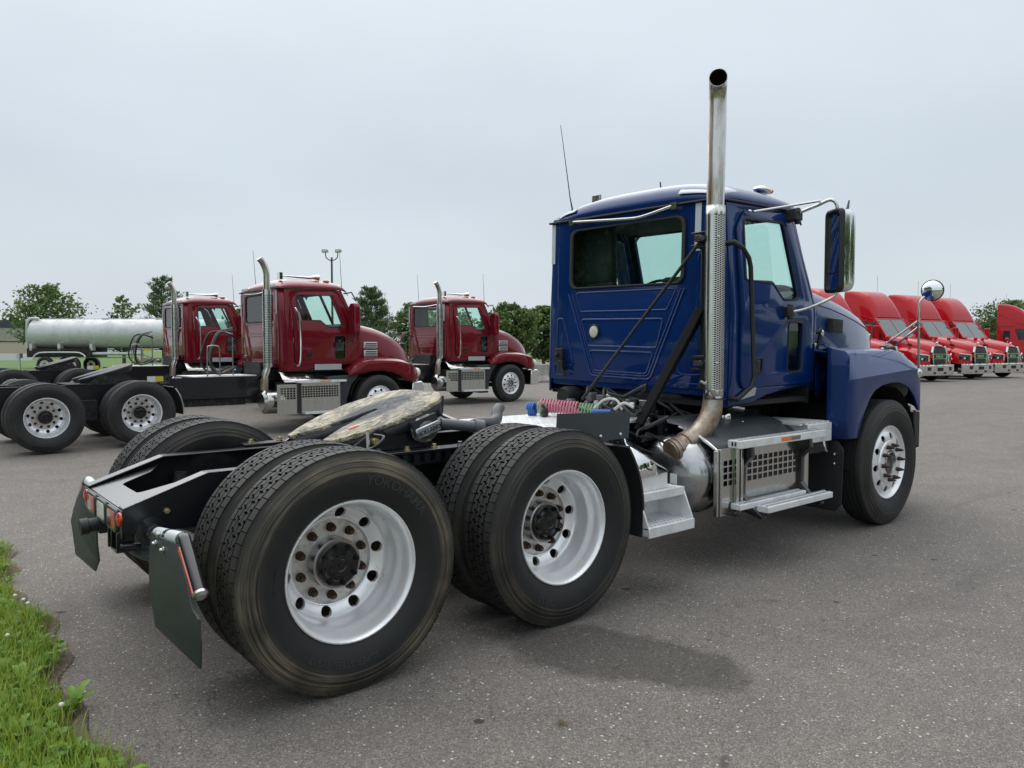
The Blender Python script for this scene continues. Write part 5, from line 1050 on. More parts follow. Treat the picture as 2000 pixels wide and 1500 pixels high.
for s in (-1, 1):
    PM('door_mirror', MB().prism(rpoly([(1.02, 1.86), (1.25, 1.83), (1.27, 1.9), (1.27, 2.36), (1.22, 2.43), (1.08, 2.43), (1.02, 2.36)], .04), 5.12, 5.25, 'x') if s > 0 else MB().prism(rpoly([(-1.02, 1.86), (-1.25, 1.83), (-1.27, 1.9), (-1.27, 2.36), (-1.22, 2.43), (-1.08, 2.43), (-1.02, 2.36)], .04), 5.12, 5.25, 'x'), 'maroon_paint', bev=.02)
    PM('mirror_arm', MB().tube([(5.05, s*.97, 2.62), (5.15, s*1.10, 2.64), (5.22, s*1.15, 2.48)], .014, 8), 'black_plastic'); PM('mirror_arm', MB().tube(smooth_path([(4.92, s*.97, 1.63), (5.02, s*1.05, 1.66), (5.16, s*1.13, 1.76), (5.20, s*1.14, 1.85)]), .014, 8).box(4.84, 4.98, min(s*.96, s*1.02), max(s*.96, s*1.02), 1.58, 1.67), 'black_plastic')
hm_ = PM('hood_mirror', MB().ball((6.78, 1.10, 1.86), .09, .10, .10), 'chrome'); PM('hood_mirror_arm', MB().tube(smooth_path([(6.45, .70, 1.62), (6.6, .9, 1.68), (6.76, 1.08, 1.80)]), .014, 8), 'black_plastic')
CPm('horn', MB().tube([(3.98, -.55, 2.93), (4.55, -.55, 2.93), (4.60, -.55, 2.93)], [.012, .012, .015], 10).tube([(4.55, -.55, 2.93), (4.66, -.55, 2.94), (4.74, -.55, 2.94)], [.015, .045, .055], 14).tube([(4.2, -.3, 2.95), (4.7, -.3, 2.95)], [.012, .03], 12).box(3.92, 3.98, -.60, -.48, 2.86, 2.99), 'chrome')
for y in (-.62, -.25, .25, .62): CPm('marker_lamp', MB().ball((4.86, y, 2.90 if abs(y) < .5 else 2.87), .07, .045, .03, 12, 8), 'lens_amber')
CPm('roof_tape', MB().box(mxr-.03, mxr-.02, -.80, -.60, 2.70, 2.74).box(mxr-.03, mxr-.02, .5, .8, 2.70, 2.74), 'tape_silver')
CPm('reflective_tape', MB().box(mxr-.025, mxr-.018, .84, .88, 2.2, 2.62).box(mxr-.025, mxr-.018, -.86, -.82, 2.2, 2.62), 'tape_silver')
CPm('window_grab_rail', MB().tube(smooth_path([(mxr-.05, .6, 2.63), (mxr-.06, 0, 2.60), (mxr-.05, -.6, 2.63)]), .015, 8), 'chrome')
CPm('whip_antenna', MB().tube([(5.1, -.8, 2.72), (5.06, -.8, 3.5)], [.006, .003], 6), 'black_plastic'); CPm('whip_antenna', MB().tube([(4.05, .85, 2.8), (4.0, .85, 3.55)], [.006, .003], 6), 'black_plastic')
PM('line_stand', MB().tube([(3.18, -.15, 1.05), (3.18, -.15, 1.85)], .014, 8).tube([(3.16, -.15, 1.83), (3.05, -.1, 1.86)], .011, 8), 'hub_steel')
for k, (x, y, mt) in enumerate(((3.02, -.28, 'black_plastic'), (3.08, -.08, 'black_plastic'), (2.95, .05, 'black_plastic'), (3.12, .1, 'hose_orange'), (3.0, -.2, 'cyl_grey'))):
    PM('air_hose', MB().tube(smooth_path([(3.2, y+.1, 1.78+.04*k), (x-.12, y, 1.84), (x-.28, y-.05, 1.5), (x-.26, y, 1.15+.04*k), (x-.05, y+.05, 1.10), (3.2, y, 1.22)], 6), .020 if k < 3 else .014, 8), mt)
PM('deck_handrail', MB().tube(smooth_path([(2.62, -.42, 1.05), (2.62, -.42, 1.52), (2.66, -.42, 1.60), (2.80, -.42, 1.60), (2.84, -.42, 1.52), (2.84, -.42, 1.05)], 4), .013, 8), 'hub_steel')
PM('cab_support', MB().bar((3.7, -.7, 1.3), (3.5, -.45, .98), .09, .06), 'black_frame_paint')
MA.location = (.16, 9.99, .03); MA.rotation_euler = (0, 0, R(1.2))
MBt = copy_tree(MA); MBt['label'] = 'maroon day cab tractor in the second row, cab in front of the tank trailer'; MBt.location = (.50, 16.95, .10)
MCt = copy_tree(MA); MCt['label'] = 'maroon day cab tractor farther right with its steel front wheel in full view'; MCt.location = (5.85, 12.90, .12); MCt.rotation_euler = (0, 0, R(0))
# ------------------------------------------------------------ red sleeper tractors
GR = 'bright red sleeper tractors in a row at the right edge'
RA = empty('sleeper_tractor', (0, 0, 0), label='x', cat='truck', group=GR)
def PR(name, mb, mat, parent=None, **k): return part(name, mb, mat, parent or RA, **k)
def sect(x, w, z0, z1, r, n=6, topw=None):
    tw = topw or w; h = [(w, z0), (w, (z0+z1)/2 if z1-z0 < 1.2 else z0+1.1), (w-(w-tw)*.3, z1-r*1.5)]
    for k in range(n+1):
        a = pi/2*k/n; h.append((tw-r+r*cos(a), z1-r+r*sin(a)))
    return [(x, -a, b) for a, b in h]+[(x, a, b) for a, b in h[::-1]]
secs = [sect(-4.45, 1.09, 1.1, 3.92, .08), sect(-4.42, 1.10, 1.1, 3.95, .08), sect(-4.15, 1.10, 1.1, 3.96, .16, topw=1.03), sect(-3.9, 1.10, 1.1, 3.94, .24, topw=1.0), sect(-3.6, 1.09, 1.1, 3.87, .34, topw=.98), sect(-3.35, 1.07, 1.1, 3.75, .40, topw=.96), sect(-3.12, 1.05, 1.1, 3.57, .42, topw=.95), sect(-2.94, 1.04, 1.1, 3.36, .40, topw=.95), sect(-2.82, 1.03, 1.1, 3.16, .3, topw=.95), sect(-2.72, 1.02, 1.1, 2.93, .2, topw=.94)]
PR('sleeper_body', MB().loft(secs, cap=False, ringclosed=False), 'red_paint', ang=45); PR('sleeper_back', MB().add(secs[0], [tuple(range(len(secs[0])))]), 'red_paint')
for s in (-1, 1):
    PR('side_crease', MB().tube([(-4.42, s*1.10, 3.45), (-4.2, s*1.095, 3.42), (-3.9, s*1.08, 3.25), (-3.4, s*1.06, 3.0), (-2.75, s*1.02, 2.86)], .010, 6), 'red_paint')
    PR('side_seam', MB().tube([(-4.42, s*1.103, 2.86), (-3.6, s*1.10, 2.86)], .008, 6), 'seal_rubber')
    cs = [(-2.74, 1.12), (-2.74, 2.90), (-2.62, 2.86), (-2.02, 2.08), (-1.98, 1.12)]
    PR('cab_side', MB().prism(cs, min(s*1.0, s*1.03), max(s*1.0, s*1.03)), 'red_paint')
    ww = [(-3.55, 2.05), (-3.55, 2.70), (-2.72, 2.72), (-2.25, 2.12), (-2.3, 1.98), (-2.8, 2.05)]
    PR('door_window', MB().prism(rpoly(ww, .04), min(s*1.055, s*1.075), max(s*1.055, s*1.075)), 'window_dark')
    PR('sleeper_window', MB().prism(rpoly([(-4.15, 2.05), (-4.15, 2.6), (-3.8, 2.6), (-3.8, 2.05)], .06), min(s*1.10, s*1.112), max(s*1.10, s*1.112)), 'window_dark')
    PR('lower_window', MB().prism(rpoly([(-2.65, 1.35), (-2.65, 1.85), (-2.35, 1.85), (-2.35, 1.35)], .04), min(s*1.03, s*1.045), max(s*1.03, s*1.045)), 'window_dark')
    PR('fuel_tank', MB().box(-4.3, -2.4, min(s*.55, s*1.12), max(s*.55, s*1.12), .38, 1.08), 'charcoal_poly', bev=.06)
    PR('door_mirror', MB().prism(rpoly([(s*1.22, 1.92), (s*1.50, 1.92), (s*1.50, 2.55), (s*1.22, 2.55)], .06), -2.38, -2.22, 'x'), 'red_paint', bev=.03)
    PR('mirror_arm', MB().tube([(-2.40, s*1.03, 2.70), (-2.32, s*1.20, 2.72), (-2.30, s*1.34, 2.58)], .018, 8), 'black_plastic'); PR('mirror_arm', MB().tube([(-2.35, s*1.03, 1.78), (-2.30, s*1.34, 1.9)], .018, 8), 'black_plastic')
    fr_ = []
    for x, zb, zc, yo in ((-2.0, 1.0, 1.30, 1.12), (-1.75, 1.05, 1.42, 1.17), (-1.45, 1.12, 1.47, 1.19), (-1.1, 1.14, 1.46, 1.20), (-.75, 1.05, 1.42, 1.20), (-.55, .86, 1.36, 1.20), (-.35, .84, 1.28, 1.16), (-.18, .84, 1.20, 1.06), (-.06, .84, 1.14, .85), (-.02, .84, 1.12, .55)):
        fr_.append([(x, s*yo, zb), (x, s*yo, (zb+zc)/2), (x, s*(yo-.03), zc), (x, s*(yo-.12), zc+.06), (x, s*min(.55, yo), min(zc+.22, 1.8))])
    PR('front_fender', MB().loft(fr_, cap=False, ringclosed=False), 'red_paint', ang=40)
    hl = PR('headlight', MB().add([(-.28, s*1.135, 1.02), (-.09, s*.90, 1.0), (-.05, s*.70, 1.0), (-.05, s*.70, 1.20), (-.10, s*.90, 1.23), (-.28, s*1.135, 1.27)], [(0, 1, 4, 5), (1, 2, 3, 4)]), 'window_dark'); md = hl.modifiers.new('s', 'SOLIDIFY'); md.thickness = .05; md.offset = 0
    link('light_surround', MB().tube([(-.27, s*1.16, 1.30), (-.09, s*.92, 1.26), (-.02, s*.66, 1.23), (-.02, s*.66, .98)], .026, 8).mesh('light_surround', 'white_paint'), hl)
    link('bulb', MB().ball((-.12, s*.97, 1.08), .05).mesh('bulb', 'lens_clear'), hl)
    PR('hood_mirror', MB().ball((-.95, s*1.0, 1.98), .07, .12, .09), 'red_paint'); PR('hood_mirror_arm', MB().tube([(-.95, s*1.0, 1.95), (-.90, s*.86, 1.74)], .018, 8).box(-1.0, -.8, min(s*.80, s*.9), max(s*.80, s*.9), 1.70, 1.73), 'black_plastic')
    for k in (0, 1): PR('hood_vent', MB().box(-1.85, -1.50, min(s*.91, s*.94), max(s*.91, s*.94), 1.60+k*.15, 1.71+k*.15), 'hub_steel')
    for x in (-1.22,): wheel(RA, 'steer', (x, s*1.20, WR), s > 0, sc=WS, tyre_kind='far', nuts=False)
    for x in (-5.3, -6.6): wheel(RA, 'dual', (x, s*1.20, WR), s > 0, sc=WS, tyre_kind='far', nuts=False)
HR = [(-2.02, .93, 1.90, 2.10, .98, 1.2), (-1.7, .90, 1.86, 2.06, .96, 1.25), (-1.3, .85, 1.78, 1.98, .92, 1.3), (-.9, .78, 1.70, 1.90, .86, 1.3), (-.5, .68, 1.60, 1.80, .74, 1.25), (-.2, .56, 1.50, 1.70, .60, 1.1), (-.06, .48, 1.42, 1.62, .52, .86)]
rg = []
for x, w_, zc, zt, wb, zb in HR:
    h = [(wb, zb), (w_+.01, zc-.02), (w_, zc), (w_*.9, zc+.55*(zt-zc)), (w_*.7, zc+.88*(zt-zc)), (w_*.3, zt)]; rg.append([(x, -a, b) for a, b in h]+[(x, a, b) for a, b in h[::-1]])
PR('hood', MB().loft(rg, cap=False, ringclosed=False), 'red_paint', ang=50)
gp = lambda k, zs: [(-.40*k, zs[0]), (.40*k, zs[0]), (.44*k, zs[1]), (.36*k, zs[2]), (-.36*k, zs[2]), (-.44*k, zs[1])]
gr = PR('grille', MB().prism([(a, b) for a, b in gp(1, (.86, 1.35, 1.58))], -.08, .01, 'x'), 'window_dark')
gf = MB()
for s in (-1, 1): gf = MB(); gf.bar((.0, s*.42, .86), (.0, s*.47, 1.35), .07, .09); gf.bar((.0, s*.47, 1.35), (-.02, s*.38, 1.60), .07, .09); link('grille_frame', gf.mesh('grille_frame', 'chrome'), gr)
for z in (1.08, 1.28, ): link('grille_bar', MB().box(.01, .02, -.42, .42, z, z+.02).mesh('grille_bar', 'chrome'), gr)
link('badge', text_mesh('badge', 'MACK', .17, .008, 'chrome', M=frameM((.022, 0, 1.12), (0, 1, 0), (0, 0, 1)), bold=.004), gr)
PR('hood_ornament', MB().ball((-.14, 0, 1.76), .07, .03, .05, 10, 6).ball((-.08, 0, 1.80), .03, .025, .03, 8, 6).box(-.20, -.08, -.02, .02, 1.66, 1.74), 'chrome')
bp2 = [(-1.20, -.30), (-1.19, -.12), (-.95, .0), (-.5, .07), (.5, .07), (.95, .0), (1.19, -.12), (1.20, -.30)]
bm_ = MB(); r1 = [(x, y, .84) for y, x in bp2]; r2_ = [(x+.01, y, .62) for y, x in bp2]; r3 = [(x-.03, y*.985, .40) for y, x in bp2]
bu = PR('bumper', MB().loft([r1, r2_, r3], cap=True), 'chrome', ang=40)
for s in (-1, 1): link('fog_light_recess', MB().box(.02, .065, min(s*.5, s*.78), max(s*.5, s*.78), .60, .74).mesh('fog_light_recess', 'window_dark'), bu)
link('tow_eye', MB().box(.04, .085, -.40, -.30, .46, .54).box(.04, .085, .30, .40, .46, .54).box(.05, .082, -.20, .20, .58, .72).mesh('tow_eye', 'under_dark'), bu)
Yv = Vector((-.68, 0, .83)); Mw = frameM((-2.03, 0, 2.06), (0, -1, 0), tuple(Yv)); LL = 1.07
wf = PR('windscreen_frame', plate_mesh('windscreen_frame', [(-1.02, 0), (1.02, 0), (.98, LL), (-.98, LL)], [rpoly([(-.93, .05), (-.012, .05), (-.012, LL-.07), (-.87, LL-.07)], .06), rpoly([(.012, .05), (.93, .05), (.87, LL-.07), (.012, LL-.07)], .06)], .03, Mw, 'red_paint'), None)
link('windscreen_pane', plate_mesh('windscreen_pane', rpoly([(-.95, .03), (.95, .03), (.89, LL-.05), (-.89, LL-.05)], .06), [], .01, Mw, 'screen_glass'), wf)
PR('cab_interior', MB().box(-3.6, -2.3, -.9, .9, 1.2, 2.0).box(-3.7, -3.6, -1.0, 1.0, 1.2, 3.0), 'interior_grey'); PR('cowl', MB().box(-2.3, -1.98, -.98, .98, 1.2, 2.06), 'red_paint')
for y in (-.6, -.15, .15, .6): PR('marker_lamp', MB().ball((-2.83, y, 3.02), .05, .05, .03, 10, 6), 'lens_amber')
for y in (-.45, .45): PR('roof_emblem', MB().box(-2.86, -2.80, y-.09, y+.09, 3.0, 3.05), 'maroon_paint')
PR('frame', MB().box(-7.3, -.3, -.45, .45, .6, .95).box(-4.4, -2, -.9, .9, .9, 1.12), 'under_dark')
PR('exhaust_stack', MB().tube([(-6.1, -.9, 1.0), (-6.1, -.9, 3.6)], .06, 12), 'chrome') if False else None
PR('whip_antenna', MB().tube([(-4.2, .9, 3.8), (-4.2, .9, 4.7)], .006, 6), 'black_plastic')
PR('grab_handle', MB().tube([(-3.9, -1.13, 1.35), (-3.9, -1.13, 2.0)], .02, 8), 'chrome')
def at(px, D, z=0.): c = CAMP+Vector((f_.x, f_.y, 0)).normalized()*D+r_*((px-1000)/1466.8*D); return Vector((c.x, c.y, z))
HD = R(-104); SC = 1.06
for ch in RA.children_recursive:
    q = ch
    while q.parent is not RA: q = q.parent
    if q.name.startswith('wheel') or ch.data is None: continue
    warp(ch.data, lambda c: np.stack([c[:, 0], c[:, 1], np.interp(c[:, 2], [0, .40, .84, 2.9, 3.95, 5], [0, .26, .71, 2.72, 3.97, 5])], 1))
for i, (px, D, lb) in enumerate(((1834, 33, 'bright red sleeper tractor just right of the round fender mirror, second of the row'), (1914, 35.4, 'bright red sleeper tractor in the middle of the row, third from the left'), (1977, 37.3, 'bright red sleeper tractor last of the close row, left of the gap'), (1737, 31, 'bright red sleeper tractor mostly hidden behind the blue hood, only its own hood in view'))):
    o = RA if i == 0 else copy_tree(RA); o['label'] = lb; o.location = at(px, D, .12); o.rotation_euler = (0, 0, HD); o.scale = (SC*.88, SC*.94, SC)
h4 = R(-78); c4 = at(1947, 47, .12); o = copy_tree(RA); o.scale = (SC, SC, SC); o.rotation_euler = (0, 0, h4); o['label'] = 'bright red sleeper tractor beyond the gap, cut off by the right edge'
o.location = (c4.x+SC*(4.4*cos(h4)-1.1*sin(h4)), c4.y+SC*(4.4*sin(h4)+1.1*cos(h4)), .12)
# ------------------------------------------------------------ tank trailer
TD = 47.8; o0 = at(1000-30.54/TD*1466.8, TD, .12)
TT = empty('tank_trailer', o0, YAW-pi/2, label='silver tank trailer parked on the grass behind the maroon tractors', cat='trailer')
def PT(name, mb, mat, parent=None, **k): return part(name, mb, mat, parent or TT, **k)
zc, br = 2.465, .935
tk = []
for x, q in ((.30, .86), (.34, .97), (.38, 1.0), (12.0, 1.0), (12.1, .95), (12.2, .8)): tk.append([(x, br*q*cos(a)*1.0, zc+br*q*sin(a)) for a in np.linspace(0, 2*pi, 49)[:-1]])
PT('tank_barrel', MB().loft(tk), 'old_tank_metal', ang=50)
for x in (1.9, 3.6, 5.3, 7.0, 8.7, 10.4): PT('barrel_seam', MB().lathe([(br+.004, -.012), (br+.006, 0), (br+.004, .012)], 48, Matrix.Translation((x, 0, zc)) @ Matrix.Rotation(-pi/2, 4, 'Z')), 'old_tank_metal')
for i in range(8): PT('reflective_tape', MB().box(.75+i*1.5, 1.15+i*1.5, -br-.004, -br+.03, zc-.44, zc-.40), 'lens_red').location.y = .105; 
for i in range(8): PT('reflective_tape', MB().box(1.15+i*1.5, 1.40+i*1.5, -br-.004, -br+.03, zc-.44, zc-.41), 'old_tank_metal').location.y = .105
PT('end_pipe', MB().tube(smooth_path([(.75, -.35, zc+br+.02), (.3, -.40, zc+br+.03), (.12, -.45, zc+br-.10), (.08, -.5, zc+.5), (.06, -.5, zc-.9)], 5), .09, 12), 'old_tank_metal', ang=50)
PT('end_ladder', MB().tube([(.22, -.6, zc+.7), (.16, -.6, zc-1.0)], .025, 6).tube([(.22, -.2, zc+.7), (.16, -.2, zc-1.0)], .025, 6).tube([(.2, -.7, zc+.1), (.4, -.8, zc-.9)], .02, 6), 'hub_steel')
PT('top_rail', MB().tube([(.8, -.1, zc+br+.02), (11.5, -.1, zc+br+.02)], .02, 6).box(4.6, 5.0, -.2, .2, zc+br, zc+br+.06).box(8, 8.5, -.2, .2, zc+br, zc+br+.08), 'old_tank_metal')
PT('rear_subframe', MB().box(.3, 4.3, -.95, .95, 1.0, 1.55).box(3.6, 9, -.4, .4, 1.42, 1.50), 'under_dark')
for x in (.55, 2.3, 4.3): PT('saddle_bracket', MB().box(x-.08, x+.08, -.95, -.55, 1.42, 1.85), 'old_tank_metal')
fd = [(x, z) for x, z in ((.74, .86), (.86, 1.08), (1.06, 1.22), (1.46, 1.30), (3.4, 1.30), (3.85, 1.20), (4.05, 1.02))]
PT('wheel_fender', MB().tube([(x, -1.12, z) for x, z in smooth_path([(a, b, 0) for a, b in fd], 4) for _ in (0,)] if False else [(p.x, -1.12, p.y) for p in smooth_path([(a, b, 0) for a, b in fd], 5)], .045, 8), 'white_paint', ang=60)
for x in (1.54, 3.19):
    w_ = wheel(TT, 'dual', (x, -1.20, WR), sc=WS, tyre_kind='far', nuts=False); wheel(TT, 'dual', (x, 1.20, WR), True, sc=WS, tyre_kind='far', nuts=False)
    PT('wheel_disc', MB().lathe([(.30, -1.175), (.30, -1.18), (.16, -1.16), (.12, -1.16)], 28, Matrix.Translation((x, 0, WR))), 'off_white_rim')
    mb = MB()
    for k in range(10): a = 2*pi*k/10; mb.bar((x+.06*cos(a), -1.185, WR+.06*sin(a)), (x+.17*cos(a), -1.18, WR+.17*sin(a)), .03)
    PT('hub_spokes', mb, 'rusty_steel')
PT('rear_prop', MB().box(-.30, -.20, -.9, -.8, .0, 1.0).box(-.35, -.12, -1.0, -.7, .95, 1.25), 'brushed_aluminium'); PT('tail_lamp', MB().box(-.37, -.345, -.9, -.78, 1.0, 1.15), 'lens_red')
PT('landing_gear', MB().box(6.9, 7.0, -.8, -.7, .35, 1.5).box(7.35, 7.45, -.8, -.7, .9, 1.5).bar((7.0, -.75, 1.3), (8.4, -.75, .8), .05).box(7.4, 8.9, -.9, -.6, .62, .95).box(8.9, 9.6, -.85, -.6, .9, 1.4), 'hub_steel')
PT('hose_tube', MB().tube([(3.7, -.75, 1.22), (7.4, -.75, 1.22)], .10, 12).tube([(3.7, -.5, .98), (6.9, -.5, .98)], .04, 8), 'old_tank_metal')
PT('valves', MB().ball((8.0, -.95, .80), .15).ball((8.5, -.95, .80), .12).ball((9.2, -.9, 1.3), .12), 'hub_steel'); PT('placard', MB().box(7.6, 8.2, -.98, -.96, 1.38, 1.52), 'sticker_yellow')
# ------------------------------------------------------------ concrete barriers, light pole, buildings
GB = 'concrete barriers beyond the maroon tractors'
bprof = [(-.30, 0), (-.30, .08), (-.14, .28), (-.09, .80), (.09, .80), (.14, .28), (.30, .08), (.30, 0)]
bmsh = MB().prism(bprof, -1.45, 1.45, 'x').mesh('jersey_barrier', 'concrete', 20)
lbs = ['concrete barrier in the gap between the right maroon tractor and the blue cab', 'concrete barrier hidden behind the blue cab, next to the one in the gap', 'concrete barrier hidden behind the hood of the right maroon tractor']
for i, k in enumerate((0, 1, -1)):
    o = link('jersey_barrier', bmsh); o.location = (19.55+k*3.0, 20.6, .12); tag(o, lbs[i], 'barrier', GB); md = o.modifiers.new('b', 'BEVEL'); md.width = .03
o = at(650.5, 75, .12); LPo = empty('lamp_post', o, YAW-pi/2, label='tall dark lamp post with two floodlights behind the maroon cab', cat='lamp post')
tz = 10.6
part('pole', MB().tube([(0, 0, 0), (0, 0, tz)], [.13, .09], 10), 'brown_pole', LPo)
for s in (-1, 1):
    a = part('curved_arm', MB().tube(smooth_path([(0, 0, tz-.3), (s*.25, 0, tz-.25), (s*.55, 0, tz), (s*.62, 0, tz+.5)]), .05, 8), 'brown_pole', LPo)
    fl = part('floodlight', MB().prism([(-.30, -.14), (.30, -.10), (.28, .16), (-.26, .18)], -.25, .25, 'y', ) if True else None, 'hub_steel', LPo, M=Matrix.Translation((s*.66, 0, tz+.62)), bev=.03)
    link('lamp_glass', MB().box(-.25, .25, -.262, -.252, -.09, .12).mesh('lamp_glass', 'lamp_glass'), fl)
def building(name, px0, px1, D, zb, zt, mat, label, depth=14, roof=None, cat='building'):
    c = at((px0+px1)/2, D, 0); w_ = (px1-px0)/1466.8*D; e = empty(name, c, YAW-pi/2, label=label, cat=cat)
    part('wall', MB().box(-w_/2, w_/2, 0, depth, zb, zt), mat, e); return e, w_
b1, w1 = building('warehouse', -160, 74, 130, .1, 5.45, 'beige_wall', 'low beige warehouse behind the tree at the far left')
part('roof_edge', MB().box(-w1/2-.1, w1/2+.1, -.1, 14, 5.45, 5.65), 'roof_dark', b1); part('penthouse', MB().prism([(-w1/2, 5.65), (w1/2-4.6, 5.65), (w1/2-5, 6.9), (-w1/2, 6.9)], 2, 8), 'roof_dark', b1)
for k in range(5): part('window', MB().box(w1/2-2.2-k*4.2, w1/2-1.1-k*4.2, -.05, .02, 2.3, 3.2), 'window_dark', b1)
for k in range(4): part('wall_panel', MB().box(w1/2-4.1-k*4.2, w1/2-.2-k*4.2, -.03, 0, 3.7, 5.3), 'concrete', b1)
b2, w2 = building('boundary_wall', -160, 66, 105, .1, 2.7, 'tan_wall', 'long tan wall in front of the beige warehouse', 1, cat='wall'); part('coping', MB().box(-w2/2, w2/2, -.05, 1.05, 2.7, 2.85), 'roof_dark', b2); part('base_course', MB().box(-w2/2, w2/2, -.04, 0, .1, 1.1), 'white_paint', b2)
b3, w3 = building('shed', 1900, 1975, 95, .1, 3.85, 'pale_siding', 'pale flat shed between the red tractors at the right'); part('roof_edge', MB().box(-w3/2-.1, w3/2+.1, -.1, 14, 3.85, 4.0), 'hub_steel', b3)
# ------------------------------------------------------------ trees
def foliage_mesh(name, centers, dirs, size, mat, rng_, aspect=.55, droop=.0):
    n = len(centers); d = dirs/np.linalg.norm(dirs, axis=1, keepdims=True); rv = rng_.normal(size=(n, 3)); s = np.cross(d, rv); s /= np.linalg.norm(s, axis=1, keepdims=True)
    L = size*rng_.uniform(.6, 1.3, (n, 1)); a = centers-d*L*.5; b = centers+d*L*.5; w_ = s*L*aspect*.5
    V = np.concatenate([a, centers-w_, b, centers+w_], 1).reshape(-1, 3)
    me = bpy.data.meshes.new(name); me.vertices.add(4*n); me.vertices.foreach_set('co', V.ravel()); me.loops.add(4*n); me.loops.foreach_set('vertex_index', np.arange(4*n, dtype=np.int32))
    me.polygons.add(n); me.polygons.foreach_set('loop_start', np.arange(0, 4*n, 4, dtype=np.int32)); me.polygons.foreach_set('loop_total', np.full(n, 4, dtype=np.int32)); me.materials.append(MATS[mat]); me.update(); me.validate(); return me
def make_tree(name, loc, H, W, kind, label, group, seed, low=.12, nleaf=5200, mat='tree_leaf'):
    rg_ = np.random.default_rng(seed); rd = random.Random(seed)
    t = empty(name, loc, rd.uniform(0, 6), label=label, cat='tree', group=group)
    mb = MB(); lean_ = (rd.uniform(-.02, .02)*H, rd.uniform(-.02, .02)*H)
    mb.tube([(0, 0, -.1), (lean_[0]*.5, lean_[1]*.5, H*.5), (lean_[0], lean_[1], H*.93)], [H*.022+.03, H*.013+.02, .015], 8)
    C = []; D = []
    nb = 46 if kind != 'sparse' else 26
    for i in range(nb):
        f = (i+.5)/nb; z = H*(low+(.93-low)*f); az = i*2.399+rd.uniform(-.4, .4)
        if kind == 'pine': prof = (1-f)**.5*.92*rd.uniform(.72, 1.1)+.10; up = .42
        elif kind == 'round': prof = sin(pi*min(1, .14+.86*f))**.7; up = .35
        else: prof = (sin(pi*min(1, .2+.8*f)))**.8; up = .55
        Lb = W*.5*prof*rd.uniform(.68, 1.12); a = Vector((lean_[0]*f, lean_[1]*f, z)); tip = a+Vector((cos(az)*Lb, sin(az)*Lb, Lb*up*rd.uniform(.5, 1.3)))
        mid = a.lerp(tip, .5)+Vector((0, 0, -.06*Lb)); mb.tube([a, mid, tip], [.012*H*(1-f)+.02, .01*H*(1-f)+.012, .008], 5)
        m_ = max(6, int(nleaf/nb*(.35+prof)))
        tt = rg_.uniform(.22, 1.04, m_)**.8; base = np.outer(1-tt, np.array(a))+np.outer(tt, np.array(tip))
        nt_ = 5; tw = rg_.normal(size=(nt_, 3)); tw /= np.linalg.norm(tw, axis=1, keepdims=True); tw[:, 2] = abs(tw[:, 2])*.8; pick = rg_.integers(0, nt_, m_)
        rad = (Lb*.26+.10*W*.3) if kind != 'pine' else Lb*.20+.12
        off = tw[pick]*rg_.uniform(0, 1, (m_, 1))*rad*1.1+rg_.normal(size=(m_, 3))*rad*.28
        C.append(base+off); dv = np.array(tip-a); dv = dv/np.linalg.norm(dv); D.append(dv*.8+rg_.normal(size=(m_, 3))*(.9 if kind != 'pine' else .55)+np.array([0, 0, .5 if kind == 'pine' else 0]))
    part('trunk', mb, 'bark', t, ang=60)
    me = foliage_mesh('crown', np.concatenate(C), np.concatenate(D), .30 if kind != 'pine' else .34, mat, rg_, .6 if kind != 'pine' else .22)
    o = link('crown', me, t); return t
GTR = 'trees on the grass beyond the lot'
TL = [  # px, top y, width px, D, kind, material, leaves, label
 (92, 550, 128, 62, 'open', 'tree_leaf', 3600, 'open leafy tree behind the rear end of the tank trailer'),
 (243, 569, 66, 66, 'sparse', 'tree_leaf_pale', 900, 'small sparse pale tree rising over the middle of the tank trailer'),
 (322, 532, 104, 64, 'pine', 'needle', 6500, 'tall pine left of the second maroon cab'),
 (468, 596, 60, 70, 'round', 'tree_leaf', 3000, 'low tree between the two left maroon cabs'),
 (727, 556, 112, 60, 'pine', 'needle', 9000, 'dense pine behind the hood of the nearest maroon tractor'),
 (806, 585, 74, 62, 'open', 'tree_leaf_pale', 2600, 'pale leafy tree touching the right maroon cab from the left'),
 (880, 604, 120, 66, 'round', 'tree_leaf', 4000, 'tree hidden mostly by the right maroon cab'),
 (996, 590, 104, 58, 'round', 'tree_leaf', 8500, 'dense round tree right of the right maroon cab'),
 (1062, 594, 100, 63, 'round', 'tree_leaf', 7500, 'dense tree cut by the left edge of the blue cab'),
 (1972, 585, 120, 88, 'round', 'tree_leaf', 6000, 'large tree above the last red tractor at the right edge'),
 (1912, 626, 60, 92, 'round', 'tree_leaf', 3000, 'low tree left of the pale shed'),
 (1935, 618, 40, 90, 'round', 'tree_leaf', 1800, 'low tree right behind the pale shed')]
for i, (px, ty, wp, D, kd, mt, nl, lb) in enumerate(TL):
    H = (682.8-ty)*D/1466.8+1.5; W = wp*D/1466.8*1.05
    make_tree('pine_tree' if kd == 'pine' else 'leafy_tree', at(px, D, .1), H, W, kd, lb, GTR, 20+i, low=.10 if kd == 'round' else .14, nleaf=nl, mat=mt)
